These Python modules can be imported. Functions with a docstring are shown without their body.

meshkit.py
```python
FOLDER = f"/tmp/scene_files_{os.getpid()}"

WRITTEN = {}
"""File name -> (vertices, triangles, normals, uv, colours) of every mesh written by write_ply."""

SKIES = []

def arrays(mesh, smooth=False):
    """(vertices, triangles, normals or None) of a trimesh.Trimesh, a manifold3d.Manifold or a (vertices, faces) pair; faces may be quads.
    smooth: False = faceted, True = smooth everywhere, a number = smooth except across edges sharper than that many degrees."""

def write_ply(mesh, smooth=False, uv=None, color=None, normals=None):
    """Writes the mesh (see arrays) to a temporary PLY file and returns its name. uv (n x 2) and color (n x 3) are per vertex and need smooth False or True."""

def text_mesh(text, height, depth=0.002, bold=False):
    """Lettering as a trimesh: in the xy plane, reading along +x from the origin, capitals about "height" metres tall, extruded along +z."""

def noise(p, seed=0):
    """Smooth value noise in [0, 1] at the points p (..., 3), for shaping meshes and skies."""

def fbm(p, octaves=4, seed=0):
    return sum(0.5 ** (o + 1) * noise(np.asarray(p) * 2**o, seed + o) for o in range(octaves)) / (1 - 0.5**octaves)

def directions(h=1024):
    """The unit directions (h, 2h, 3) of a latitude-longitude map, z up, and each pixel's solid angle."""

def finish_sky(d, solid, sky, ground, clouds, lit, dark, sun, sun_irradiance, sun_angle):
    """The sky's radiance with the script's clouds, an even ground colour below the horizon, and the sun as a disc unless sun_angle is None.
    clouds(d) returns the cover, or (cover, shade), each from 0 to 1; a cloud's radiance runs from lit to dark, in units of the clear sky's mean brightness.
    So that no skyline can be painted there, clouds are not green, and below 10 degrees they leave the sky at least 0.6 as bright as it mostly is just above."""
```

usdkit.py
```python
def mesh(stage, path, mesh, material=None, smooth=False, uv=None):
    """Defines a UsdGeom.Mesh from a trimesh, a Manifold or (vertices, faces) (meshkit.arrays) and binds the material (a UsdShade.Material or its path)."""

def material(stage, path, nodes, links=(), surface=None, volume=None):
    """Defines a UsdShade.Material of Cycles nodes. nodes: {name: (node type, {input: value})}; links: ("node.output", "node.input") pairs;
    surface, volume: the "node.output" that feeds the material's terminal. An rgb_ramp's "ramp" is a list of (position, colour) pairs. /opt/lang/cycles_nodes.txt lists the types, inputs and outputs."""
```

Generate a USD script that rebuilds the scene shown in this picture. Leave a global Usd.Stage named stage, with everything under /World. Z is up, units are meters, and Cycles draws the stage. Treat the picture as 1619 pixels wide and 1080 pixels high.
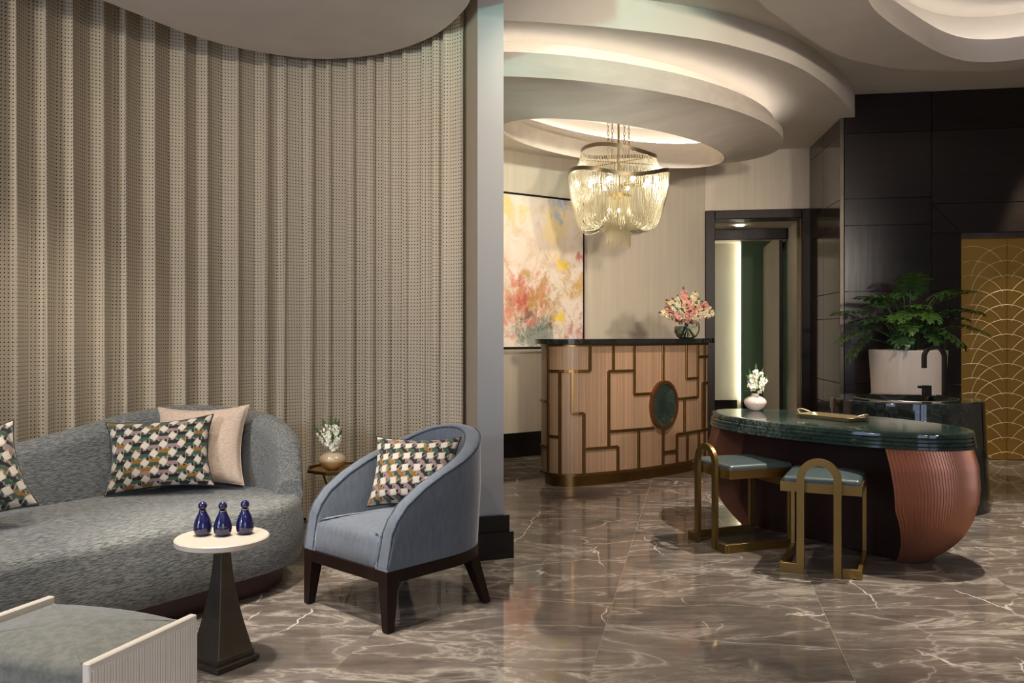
import math
import numpy as np
import trimesh
import usdkit, meshkit
from pxr import Usd, UsdGeom, UsdLux, UsdShade, Gf, Sdf, Vt
from shapely.geometry import Polygon

rng = np.random.default_rng(11)
stage = Usd.Stage.CreateInMemory()
UsdGeom.SetStageUpAxis(stage, UsdGeom.Tokens.z)
UsdGeom.SetStageMetersPerUnit(stage, 1.0)
UsdGeom.Xform.Define(stage, '/World')
UsdGeom.Scope.Define(stage, '/World/Looks')
PI = math.pi

# ---------------------------------------------------------------- camera
EXPOSURE = 0.0
FPX, HOR, CAMZ = 1350.0, 527.0, 1.2
cam = UsdGeom.Camera.Define(stage, '/World/camera')
cam.CreateHorizontalApertureAttr(36.0)
cam.CreateVerticalApertureAttr(36.0 * 1080 / 1619)
cam.CreateFocalLengthAttr(36.0 * FPX / 1619)
cam.CreateVerticalApertureOffsetAttr(-(540 - HOR) * 36.0 / 1619)
cam.CreateClippingRangeAttr(Gf.Vec2f(0.05, 100))
cam.AddTranslateOp().Set(Gf.Vec3d(0, 0, CAMZ))
cam.AddRotateXOp().Set(90.0)
cam.CreateExposureAttr(EXPOSURE)

# ---------------------------------------------------------------- lights
UsdGeom.Xform.Define(stage, '/World/lights')
WARM = (1.0, 0.80, 0.58)
SOFTW = (1.0, 0.87, 0.72)
NEUT = (1.0, 0.92, 0.82)
dome = UsdLux.DomeLight.Define(stage, '/World/lights/sky')
dome.CreateColorAttr(Gf.Vec3f(0.58, 0.70, 1.0))
dome.CreateIntensityAttr(1.3)


def spot(name, pos, target, power, cone=40, soft=0.5, color=WARM, radius=0.04):
    """A recessed ceiling downlight: power in arbitrary units, cone = half angle in degrees."""
    l = UsdLux.SphereLight.Define(stage, '/World/lights/' + name)
    l.CreateRadiusAttr(radius)
    l.CreateIntensityAttr(power / (4 * PI * PI * radius * radius))
    l.CreateColorAttr(Gf.Vec3f(*color))
    sh = UsdLux.ShapingAPI.Apply(l.GetPrim())
    sh.CreateShapingConeAngleAttr(cone)
    sh.CreateShapingConeSoftnessAttr(soft)
    p, t = np.array(pos, float), np.array(target, float)
    z = (p - t) / np.linalg.norm(p - t)
    x = np.cross((0, 1, 0.01), z)
    x /= np.linalg.norm(x)
    y = np.cross(z, x)
    m = Gf.Matrix4d(*x, 0, *y, 0, *z, 0, *p, 1)
    l.AddTransformOp().Set(m)


DOWNLIGHTS = []
for nm, pos, tgt, pw, cone, soft, col in [
    ('lounge_table', (-1.13, 3.12, 2.86), (-1.06, 3.12, 0), 105, 36, 0.5, NEUT),
    ('lounge_floor', (-1.0, 3.02, 2.86), (-.90, 3.45, 0), 250, 20, 0.6, NEUT),
    ('lounge_sofa', (-1.75, 3.75, 2.86), (-1.80, 3.85, 0), 85, 46, 0.8, NEUT),
    ('lounge_front', (-1.65, 2.05, 2.86), (-1.6, 2.3, 0), 130, 44, 0.6, NEUT),
    ('basin_table', (2.45, 4.75, 3.32), (2.3, 4.75, 0), 560, 36, 0.5, NEUT),
    ('elevator', (4.75, 7.72, 3.44), (4.85, 7.80, 0), 330, 16, 0.4, SOFTW),
    ('counter', (1.85, 5.10, 3.34), (1.32, 6.9, 0.5), 380, 17, 0.7, (1.0, .78, .64)),
    ('painting', (-0.40, 6.1, 2.60), (0.25, 8.4, 1.5), 120, 50, 1.0, SOFTW),
    ('curtain_left', (-2.9, 1.3, 2.85), (-1.7, 5.0, 1.7), 125, 38, 1.0, NEUT),
    ('curtain_right', (-0.5, 1.3, 2.85), (-0.9, 5.2, 1.7), 100, 38, 1.0, SOFTW),
    ('corridor', (4.0, 11.9, 2.58), (4.2, 12.6, 0.9), 120, 60, 0.8, (1.0, .95, .7)),
    ('street_sign', (0.2, -3.2, 2.4), (0.30, 5.6, 3.42), 1100, 8.5, 1.0, (0.35, 1.0, 0.85)),
    ('front_center', (1.5, -2.6, 2.45), (0.9, 8.7, 2.05), 1500, 15, 1.0, SOFTW),
    ('front_right', (3.3, -2.2, 2.45), (1.0, 8.7, 2.05), 1500, 15, 1.0, SOFTW),
    ('window_left', (-3.45, -0.3, 1.9), (-1.1, 5.2, 1.5), 260, 30, 1.0, (0.78, 0.84, 1.0)),
    ('hall', (0.35, 4.2, 3.44), (0.5, 4.6, 0), 110, 46, 0.8, SOFTW),
    ('planter', (3.3, 5.6, 3.44), (3.5, 7.7, 1.2), 130, 16, 0.6, SOFTW),
    ('rear_left', (-1.6, -0.6, 3.44), (-1.6, -0.5, 0), 230, 62, 0.9, NEUT),
    ('rear_center', (1.2, -0.4, 3.44), (1.2, -0.3, 0), 230, 62, 0.9, NEUT),
    ('rear_right', (4.2, 0.4, 3.44), (4.2, 0.5, 0), 230, 62, 0.9, SOFTW),
    ('right_hall', (5.4, 4.0, 3.44), (5.4, 4.1, 0), 230, 62, 0.9, SOFTW),
]:
    spot(nm + '_downlight', pos, tgt, pw, cone, soft, col, 0.22 if nm.startswith(('front', 'window')) else 0.04)
    DOWNLIGHTS.append(pos)

CHAND_POWER = 150.0      # emission strengths of the lamps that are built as objects
COVE_RING, COVE_HOLE, COVE_TRAY = 7.0, 8.5, 7.5
SLOT_POWER = 40.0


# ---------------------------------------------------------------- helpers
def lin(c):
    c = np.array(c, float) / 255.0
    return tuple(np.where(c < 0.04045, c / 12.92, ((c + 0.055) / 1.055) ** 2.4))


def mat(name, nodes, links, surface='p.BSDF'):
    return usdkit.material(stage, '/World/Looks/' + name, nodes, links, surface=surface)


def pbr(name, col, rough=0.5, metal=0.0, var=None, bump=None, **kw):
    """var = (scale xyz, amount, detail); bump = (scale xyz, distance)"""
    p = dict(roughness=rough, metallic=metal)
    p.update(kw)
    nodes = {'p': ('principled_bsdf', p)}
    links = []
    base = np.array(lin(col))
    nodes['tc'] = ('texture_coordinate', {})
    if var:
        sc, am = var[0], var[1]
        nodes['m'] = ('mapping', {'scale': sc})
        nodes['n'] = ('noise_texture', {'scale': 1.0, 'detail': var[2] if len(var) > 2 else 4.0, 'roughness': 0.6})
        nodes['r'] = ('rgb_ramp', {'ramp': [(0.25, tuple(base * (1 - am))), (0.75, tuple(np.minimum(base * (1 + am), 1)))]})
        links += [('tc.object', 'm.vector'), ('m.vector', 'n.vector'), ('n.fac', 'r.fac'), ('r.color', 'p.base_color')]
    else:
        p['base_color'] = tuple(base)
    if bump:
        nodes['mb'] = ('mapping', {'scale': bump[0]})
        nodes['nb'] = ('noise_texture', {'scale': 1.0, 'detail': 3.0})
        nodes['b'] = ('bump', {'distance': bump[1], 'strength': 1.0})
        links += [('tc.object', 'mb.vector'), ('mb.vector', 'nb.vector'), ('nb.fac', 'b.height'), ('b.normal', 'p.normal')]
    return mat(name, nodes, links)


def emit(name, col, strength):
    return mat(name, {'e': ('emission', {'color': col, 'strength': strength})}, [], 'e.emission')


_used = set()


def uniq(parent, name):
    p, k = f'{parent}/{name}', 0
    while p in _used:
        k += 1
        p = f'{parent}/{name}_{k:03d}'
    _used.add(p)
    return p


def keys(prim, label=None, cat=None, group=None, kind=None):
    for k, v in (('label', label), ('category', cat), ('group', group), ('kind', kind)):
        if v:
            prim.SetCustomDataByKey(k, v)


def place(path, loc, rot):
    x = UsdGeom.Xform.Define(stage, path)
    x.AddTranslateOp().Set(Gf.Vec3d(*map(float, loc)))
    x.AddRotateZOp().Set(float(math.degrees(rot)))
    return x.GetPrim()


def thing(name, label, cat, loc=(0, 0, 0), rot=0.0, group=None, kind=None):
    p = uniq('/World', name)
    keys(place(p, loc, rot), label, cat, group, kind)
    return p


def struct(name, loc=(0, 0, 0), rot=0.0, label=None):
    p = uniq('/World', name)
    keys(place(p, loc, rot), label, None, None, 'structure')
    return p


def copy(src, name, label, cat, loc, rot, group=None):
    p = uniq('/World', name)
    pr = place(p, loc, rot)
    pr.GetReferences().AddInternalReference(src)
    pr.SetInstanceable(True)
    keys(pr, label, cat, group)
    return p


def part(parent, name, mesh, m, smooth=30, label=None, uv=None, kind=None, color=None):
    p = uniq(parent, name)
    if isinstance(mesh, list):
        mesh = trimesh.util.concatenate(mesh)
    g = usdkit.mesh(stage, p, mesh, m, smooth=smooth, uv=uv)
    if color is not None:
        UsdGeom.PrimvarsAPI(g).CreatePrimvar('pattern', Sdf.ValueTypeNames.Color3fArray, 'vertex').Set(
            Vt.Vec3fArray.FromNumpy(np.asarray(color, np.float32)))
    keys(g.GetPrim(), label, None, None, kind)
    return p


def T(v, f):
    return trimesh.Trimesh(np.asarray(v, float), np.asarray(f), process=False)


def orient(m):
    if m.volume < 0:
        m.invert()
    return m


def grid(P, cu=False, cv=False):
    n, m = P.shape[:2]
    i, j = np.meshgrid(np.arange(n if cu else n - 1), np.arange(m if cv else m - 1), indexing='ij')
    a, b = i * m + j, ((i + 1) % n) * m + j
    c, d = ((i + 1) % n) * m + (j + 1) % m, i * m + (j + 1) % m
    q = np.stack([a, b, c, d], -1).reshape(-1, 4)
    return T(P.reshape(-1, 3), np.vstack([q[:, [0, 1, 2]], q[:, [0, 2, 3]]]))


def loft(rings, cap0=True, cap1=True):
    R = np.asarray(rings, float)
    k, m = R.shape[:2]
    g = grid(R, False, True)
    v, f = [g.vertices], [g.faces]
    n = k * m
    for on, r, base in ((cap0, R[0], 0), (cap1, R[-1], (k - 1) * m)):
        if on:
            v.append(r.mean(0)[None])
            idx = np.arange(m)
            f.append(np.c_[np.full(m, n), base + idx, base + (idx + 1) % m] if base else np.c_[np.full(m, n), base + (idx + 1) % m, base + idx])
            n += 1
    return orient(T(np.vstack(v), np.vstack(f)))


def lathe(prof, n=48, sx=1.0, sy=1.0):
    a = np.arange(n) * 2 * PI / n
    rings = [np.c_[r * np.cos(a) * sx, r * np.sin(a) * sy, np.full(n, z)] for r, z in prof]
    return loft(rings, prof[0][0] > 1e-5 or True, True)


def mv(m, loc=(0, 0, 0), rz=0.0, rx=0.0, ry=0.0, s=None):
    m = m.copy()
    if s is not None:
        m.apply_scale(s)
    for ang, ax in ((rx, (1, 0, 0)), (ry, (0, 1, 0)), (rz, (0, 0, 1))):
        if ang:
            m.apply_transform(trimesh.transformations.rotation_matrix(ang, ax))
    m.apply_translation(loc)
    return m


def box(x0, x1, y0, y1, z0, z1, r=0.0):
    if r <= 0:
        m = trimesh.creation.box((x1 - x0, y1 - y0, z1 - z0))
        m.apply_translation(((x0 + x1) / 2, (y0 + y1) / 2, (z0 + z1) / 2))
        return m
    pts = []
    for x, sx in ((x0, 1), (x1, -1)):
        for y, sy in ((y0, 1), (y1, -1)):
            for z, sz in ((z0, 1), (z1, -1)):
                pts += [(x + sx * r, y + sy * r, z), (x + sx * r, y, z + sz * r), (x, y + sy * r, z + sz * r)]
    return trimesh.convex.convex_hull(np.array(pts))


def tube(pts, r, n=8, closed=False):
    p = np.asarray(pts, float)
    t = (np.roll(p, -1, 0) - np.roll(p, 1, 0)) if closed else np.gradient(p, axis=0)
    t /= np.linalg.norm(t, axis=1, keepdims=True) + 1e-12
    a = np.zeros_like(p)
    ref = np.cross(t[0], (0, 0, 1.0) if abs(t[0][2]) < 0.9 else (1.0, 0, 0))
    for i in range(len(p)):
        ref = ref - t[i] * ref.dot(t[i])
        ref /= np.linalg.norm(ref) + 1e-12
        a[i] = ref
    b = np.cross(t, a)
    ang = np.arange(n) * 2 * PI / n
    rr = np.broadcast_to(r, (len(p),))
    R = p[:, None] + rr[:, None, None] * (np.cos(ang)[None, :, None] * a[:, None] + np.sin(ang)[None, :, None] * b[:, None])
    if closed:
        return orient(grid(R, True, True))
    return loft(R)


def sweep(prof, pts, closed=False, up=(0, 0, 1.0)):
    """profile (m,2) = (sideways, up) carried along pts; sideways = right of travel."""
    p = np.asarray(pts, float)
    t = (np.roll(p, -1, 0) - np.roll(p, 1, 0)) if closed else np.gradient(p, axis=0)
    t /= np.linalg.norm(t, axis=1, keepdims=True) + 1e-12
    s = np.cross(t, up)
    s /= np.linalg.norm(s, axis=1, keepdims=True) + 1e-12
    u = np.cross(s, t)
    pr = np.asarray(prof, float)
    R = p[:, None] + pr[None, :, 0, None] * s[:, None] + pr[None, :, 1, None] * u[:, None]
    return orient(grid(R, True, True)) if closed else loft(R)


def prism(poly, z0, z1):
    if not isinstance(poly, Polygon):
        poly = Polygon(poly)
    m = trimesh.creation.extrude_polygon(poly.buffer(0), z1 - z0, engine='earcut')
    m.apply_translation((0, 0, z0))
    return m


def resample(poly, n):
    p = np.asarray(poly, float)
    q = np.vstack([p, p[:1]])
    s = np.r_[0, np.cumsum(np.linalg.norm(np.diff(q, axis=0), axis=1))]
    t = np.arange(n) * s[-1] / n
    return np.c_[np.interp(t, s, q[:, 0]), np.interp(t, s, q[:, 1])]


def spline(pts, n=8, closed=False):
    """Catmull-Rom through pts"""
    p = np.asarray(pts, float)
    k = len(p)
    out = []
    for i in range(k if closed else k - 1):
        p0, p1 = p[i - 1] if (closed or i > 0) else 2 * p[0] - p[1], p[i]
        p2 = p[(i + 1) % k]
        p3 = p[(i + 2) % k] if (closed or i + 2 < k) else 2 * p[-1] - p[-2]
        for t in np.arange(n) / n:
            out.append(0.5 * (2 * p1 + (p2 - p0) * t + (2 * p0 - 5 * p1 + 4 * p2 - p3) * t * t + (3 * p1 - p0 - 3 * p2 + p3) * t ** 3))
    if not closed:
        out.append(p[-1])
    return np.array(out)


def inward(P):
    """inward unit normals of a counterclockwise closed polygon"""
    t = np.roll(P, -1, 0) - np.roll(P, 1, 0)
    t /= np.linalg.norm(t, axis=1, keepdims=True) + 1e-12
    return np.c_[-t[:, 1], t[:, 0]]


def ccw(P):
    a = np.sum(P[:, 0] * np.roll(P[:, 1], -1) - np.roll(P[:, 0], -1) * P[:, 1])
    return P if a > 0 else P[::-1]


def pad(poly, z0, z1, r=0.03, crown=0.0, n=120, steps=5, bulge=0.0, fill=6, rb=0.0):
    """an upholstered block: outline poly, rounded upper edge r, crowned top"""
    P = ccw(resample(poly, n))
    N = inward(P)
    c = P.mean(0)
    rings = []
    if rb > 0:
        for k in range(3):
            a = PI / 2 * (1 - k / 3)
            rings.append((P + N * rb * (1 - math.cos(a)), z0 + rb * (1 - math.sin(a))))
    else:
        rings.append((P, z0))
    if bulge:
        for k in range(1, 5):
            t = k / 5
            rings.append((P - N * bulge * math.sin(PI * t), z0 + (z1 - r - z0) * t))
    for k in range(steps + 1):
        a = PI / 2 * k / steps
        rings.append((P + N * r * (1 - math.cos(a)), z1 - r + r * math.sin(a)))
    Q = P + N * r
    for k in range(1, fill + 1):
        s = 1 - k / (fill + 0.35)
        rings.append((c + (Q - c) * s, z1 + crown * (1 - s * s)))
    return loft([np.c_[p, np.full(n, z)] for p, z in rings])


def ell(a, b, n=64, c=(0, 0), t=0.0, e=2.0):
    th = np.arange(n) * 2 * PI / n
    x = a * np.sign(np.cos(th)) * np.abs(np.cos(th)) ** (2 / e)
    y = b * np.sign(np.sin(th)) * np.abs(np.sin(th)) ** (2 / e)
    return np.c_[c[0] + x * math.cos(t) - y * math.sin(t), c[1] + x * math.sin(t) + y * math.cos(t)]


def ringsolid(outer, inner, z0, z1):
    return prism(Polygon(outer, [inner]), z0, z1)


def wallbox(a, b, z0, z1, th, side=1):
    """upright slab from a to b (plan points), thickness th to the left of travel (side 1) or right"""
    a, b = np.array(a, float), np.array(b, float)
    d = (b - a) / np.linalg.norm(b - a)
    n = np.array((-d[1], d[0])) * side * th
    return prism(ccw(np.array([a, b, b + n, a + n])), z0, z1)

# ---------------------------------------------------------------- materials
plaster = pbr('plaster', (214, 206, 192), 0.75, var=((1.5, 1.5, 1.5), 0.05), bump=((60, 60, 60), 0.0006))
plaster_pink = pbr('plaster_pink', (210, 200, 188), 0.6, var=((2.5, 2.5, 8), 0.07))
brushed_plaster = pbr('brushed_plaster', (208, 197, 184), 0.45, var=((1.2, 9, 9), 0.10), bump=((3, 60, 60), 0.0008))
wallpaper = pbr('wallpaper', (208, 196, 176), 0.6, var=((14, 14, 0.7), 0.08, 5.0), bump=((220, 220, 6), 0.0004))
column_paint = pbr('column_paint', (154, 153, 150), 0.55, var=((2, 2, 2), 0.03))
return_paint = pbr('return_paint', (168, 152, 128), 0.6, var=((3, 3, 3), 0.04))
dark_wood = pbr('dark_wood', (36, 24, 19), 0.36, var=((14, 14, 1.2), 0.3, 5.0), specular_ior_level=0.15)
black_gloss = pbr('black_gloss', (20, 18, 18), 0.22, var=((3, 3, 3), 0.2))
panel_mats = [pbr(f'panel_lacquer_{c}', col, 0.24, specular_ior_level=0.25, var=((1.5, 1.5, 14), 0.18, 4.0), bump=((18, 18, 1.5), 0.0006))
              for c, col in zip('abc', ((40, 33, 29), (43, 36, 32), (38, 31, 27)))]
side_mats = [pbr(f'panel_gloss_{c}', col, 0.10, specular_ior_level=0.8, var=((1.5, 1.5, 14), 0.18, 4.0), bump=((14, 14, 1.2), 0.0005))
             for c, col in zip('ab', ((46, 38, 32), (50, 42, 36)))]
olive_wall = pbr('olive_wall', (104, 132, 104), 0.6, var=((2, 2, 2), 0.05))
bronze_dark = pbr('bronze_dark', (92, 84, 74), 0.34, 0.85, var=((6, 6, 6), 0.22))
brass_aged = pbr('brass_aged', (120, 92, 52), 0.36, 0.9, var=((10, 10, 10), 0.15))
brass_satin = pbr('brass_satin', (150, 122, 70), 0.34, 0.9, var=((6, 6, 6), 0.10))
brass_bright = pbr('brass_bright', (190, 150, 80), 0.25, 1.0)
copper_rose = pbr('copper_rose', (178, 122, 94), 0.36, 0.75, var=((4, 4, 4), 0.08))
plinth_wood = pbr('plinth_wood', (66, 38, 36), 0.4)
maroon = pbr('maroon', (44, 22, 19), 0.4, var=((5, 5, 2), 0.15))
white_lacquer = pbr('white_lacquer', (216, 206, 190), 0.35)
tabletop_cream = pbr('tabletop_cream', (184, 173, 158), 0.35)
planter_white = pbr('planter_white', (222, 208, 192), 0.42)
black_metal = pbr('black_metal', (20, 18, 17), 0.38, 0.3)
steel = pbr('steel', (150, 145, 135), 0.25, 1.0)
ceramic_pink = pbr('ceramic_pink', (208, 188, 176), 0.22, coat_weight=0.4)
stem_green = pbr('stem_green', (74, 98, 44), 0.5)
sprig_green = pbr('sprig_green', (58, 92, 40), 0.5, var=((60, 60, 60), 0.3))
petal_white = pbr('petal_white', (232, 228, 205), 0.6, var=((70, 70, 70), 0.10), subsurface_weight=0.0)
petal_pink = pbr('petal_pink', (226, 160, 146), 0.6, var=((50, 50, 50), 0.18))
petal_cream = pbr('petal_cream', (230, 214, 176), 0.6, var=((50, 50, 50), 0.12))
soil = pbr('soil', (40, 30, 22), 0.9)
teal_leather = pbr('teal_leather', (60, 72, 72), 0.38, var=((20, 20, 20), 0.05), bump=((160, 160, 160), 0.0004))
oak = None
led = emit('led_strip', (1.0, 0.93, 0.88), COVE_RING)
led_slot = emit('led_slot', (1.0, 0.90, 0.66), SLOT_POWER)
lamp_glow = emit('lamp_glow', (1.0, 0.91, 0.76), CHAND_POWER)
lens_glow = emit('lens_glow', (1.0, 0.88, 0.70), 25.0)


def fabric(name, lo, hi, scale, sharp=(0.40, 0.60), sheen=0.15, rough=0.9):
    return mat(name, {
        'tc': ('texture_coordinate', {}), 'm': ('mapping', {'scale': scale}),
        'n': ('noise_texture', {'scale': 1.0, 'detail': 3.0, 'roughness': 0.65}),
        'r': ('rgb_ramp', {'ramp': [(sharp[0], lin(lo)), (sharp[1], lin(hi))]}),
        'b': ('bump', {'distance': 0.002, 'strength': 0.6}),
        'p': ('principled_bsdf', {'roughness': rough, 'sheen_weight': sheen, 'sheen_roughness': 0.4, 'specular_ior_level': 0.2})},
        [('tc.object', 'm.vector'), ('m.vector', 'n.vector'), ('n.fac', 'r.fac'), ('r.color', 'p.base_color'), ('n.fac', 'b.height'), ('b.normal', 'p.normal')])


chenille = fabric('chenille', (76, 79, 80), (130, 130, 124), (34, 165, 310))
velvet_blue = fabric('velvet_blue', (88, 95, 103), (102, 108, 116), (60, 60, 16), (0.3, 0.7), sheen=0.5)
velvet_grey = fabric('velvet_grey', (104, 104, 94), (120, 119, 108), (40, 40, 40), sheen=0.4)
linen_cream = fabric('linen_cream', (184, 162, 142), (200, 178, 157), (60, 60, 160), sheen=0.1)
pattern_fabric = mat('pattern_fabric', {
    'a': ('attribute', {'attribute': 'pattern'}), 'tc': ('texture_coordinate', {}),
    'n': ('noise_texture', {'scale': 240.0, 'detail': 2.0}), 'b': ('bump', {'distance': 0.0015, 'strength': 0.6}),
    'p': ('principled_bsdf', {'roughness': 0.85, 'sheen_weight': 0.25, 'specular_ior_level': 0.2})},
    [('a.color', 'p.base_color'), ('tc.object', 'n.vector'), ('n.fac', 'b.height'), ('b.normal', 'p.normal')])


def mathn(op, b=None, a=None):
    d = {'math_type': op}
    if a is not None:
        d['value1'] = a
    if b is not None:
        d['value2'] = b
    return ('math', d)


# curtain: woven cloth with a grid of small dark perforation dots (u = metres along the cloth, v = height)
curtain_cloth = mat('curtain_cloth', {
    'tc': ('texture_coordinate', {}), 's': ('separate_xyz', {}),
    'u1': mathn('divide', 0.0185), 'u2': mathn('fraction'), 'u3': mathn('subtract', 0.5), 'u4': mathn('absolute'), 'u5': mathn('less_than', 0.17),
    'v1': mathn('divide', 0.0208), 'v2': mathn('fraction'), 'v3': mathn('subtract', 0.5), 'v4': mathn('absolute'), 'v5': mathn('less_than', 0.145),
    'k': mathn('multiply'),
    'm': ('mapping', {'scale': (300, 120, 1)}), 'n': ('noise_texture', {'scale': 1.0, 'detail': 2.0}),
    'r': ('rgb_ramp', {'ramp': [(0.3, lin((176, 162, 137))), (0.7, lin((202, 187, 161)))]}),
    'x': ('mix', {'color2': lin((40, 34, 30))}),
    'p': ('principled_bsdf', {'roughness': 0.85, 'specular_ior_level': 0.2, 'sheen_weight': 0.2})},
    [('tc.UV', 's.vector'), ('s.x', 'u1.value1'), ('u1.value', 'u2.value1'), ('u2.value', 'u3.value1'), ('u3.value', 'u4.value1'), ('u4.value', 'u5.value1'),
     ('s.y', 'v1.value1'), ('v1.value', 'v2.value1'), ('v2.value', 'v3.value1'), ('v3.value', 'v4.value1'), ('v4.value', 'v5.value1'),
     ('u5.value', 'k.value1'), ('v5.value', 'k.value2'), ('tc.UV', 'm.vector'), ('m.vector', 'n.vector'), ('n.fac', 'r.fac'),
     ('r.color', 'x.color1'), ('k.value', 'x.fac'), ('x.color', 'p.base_color')])


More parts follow.
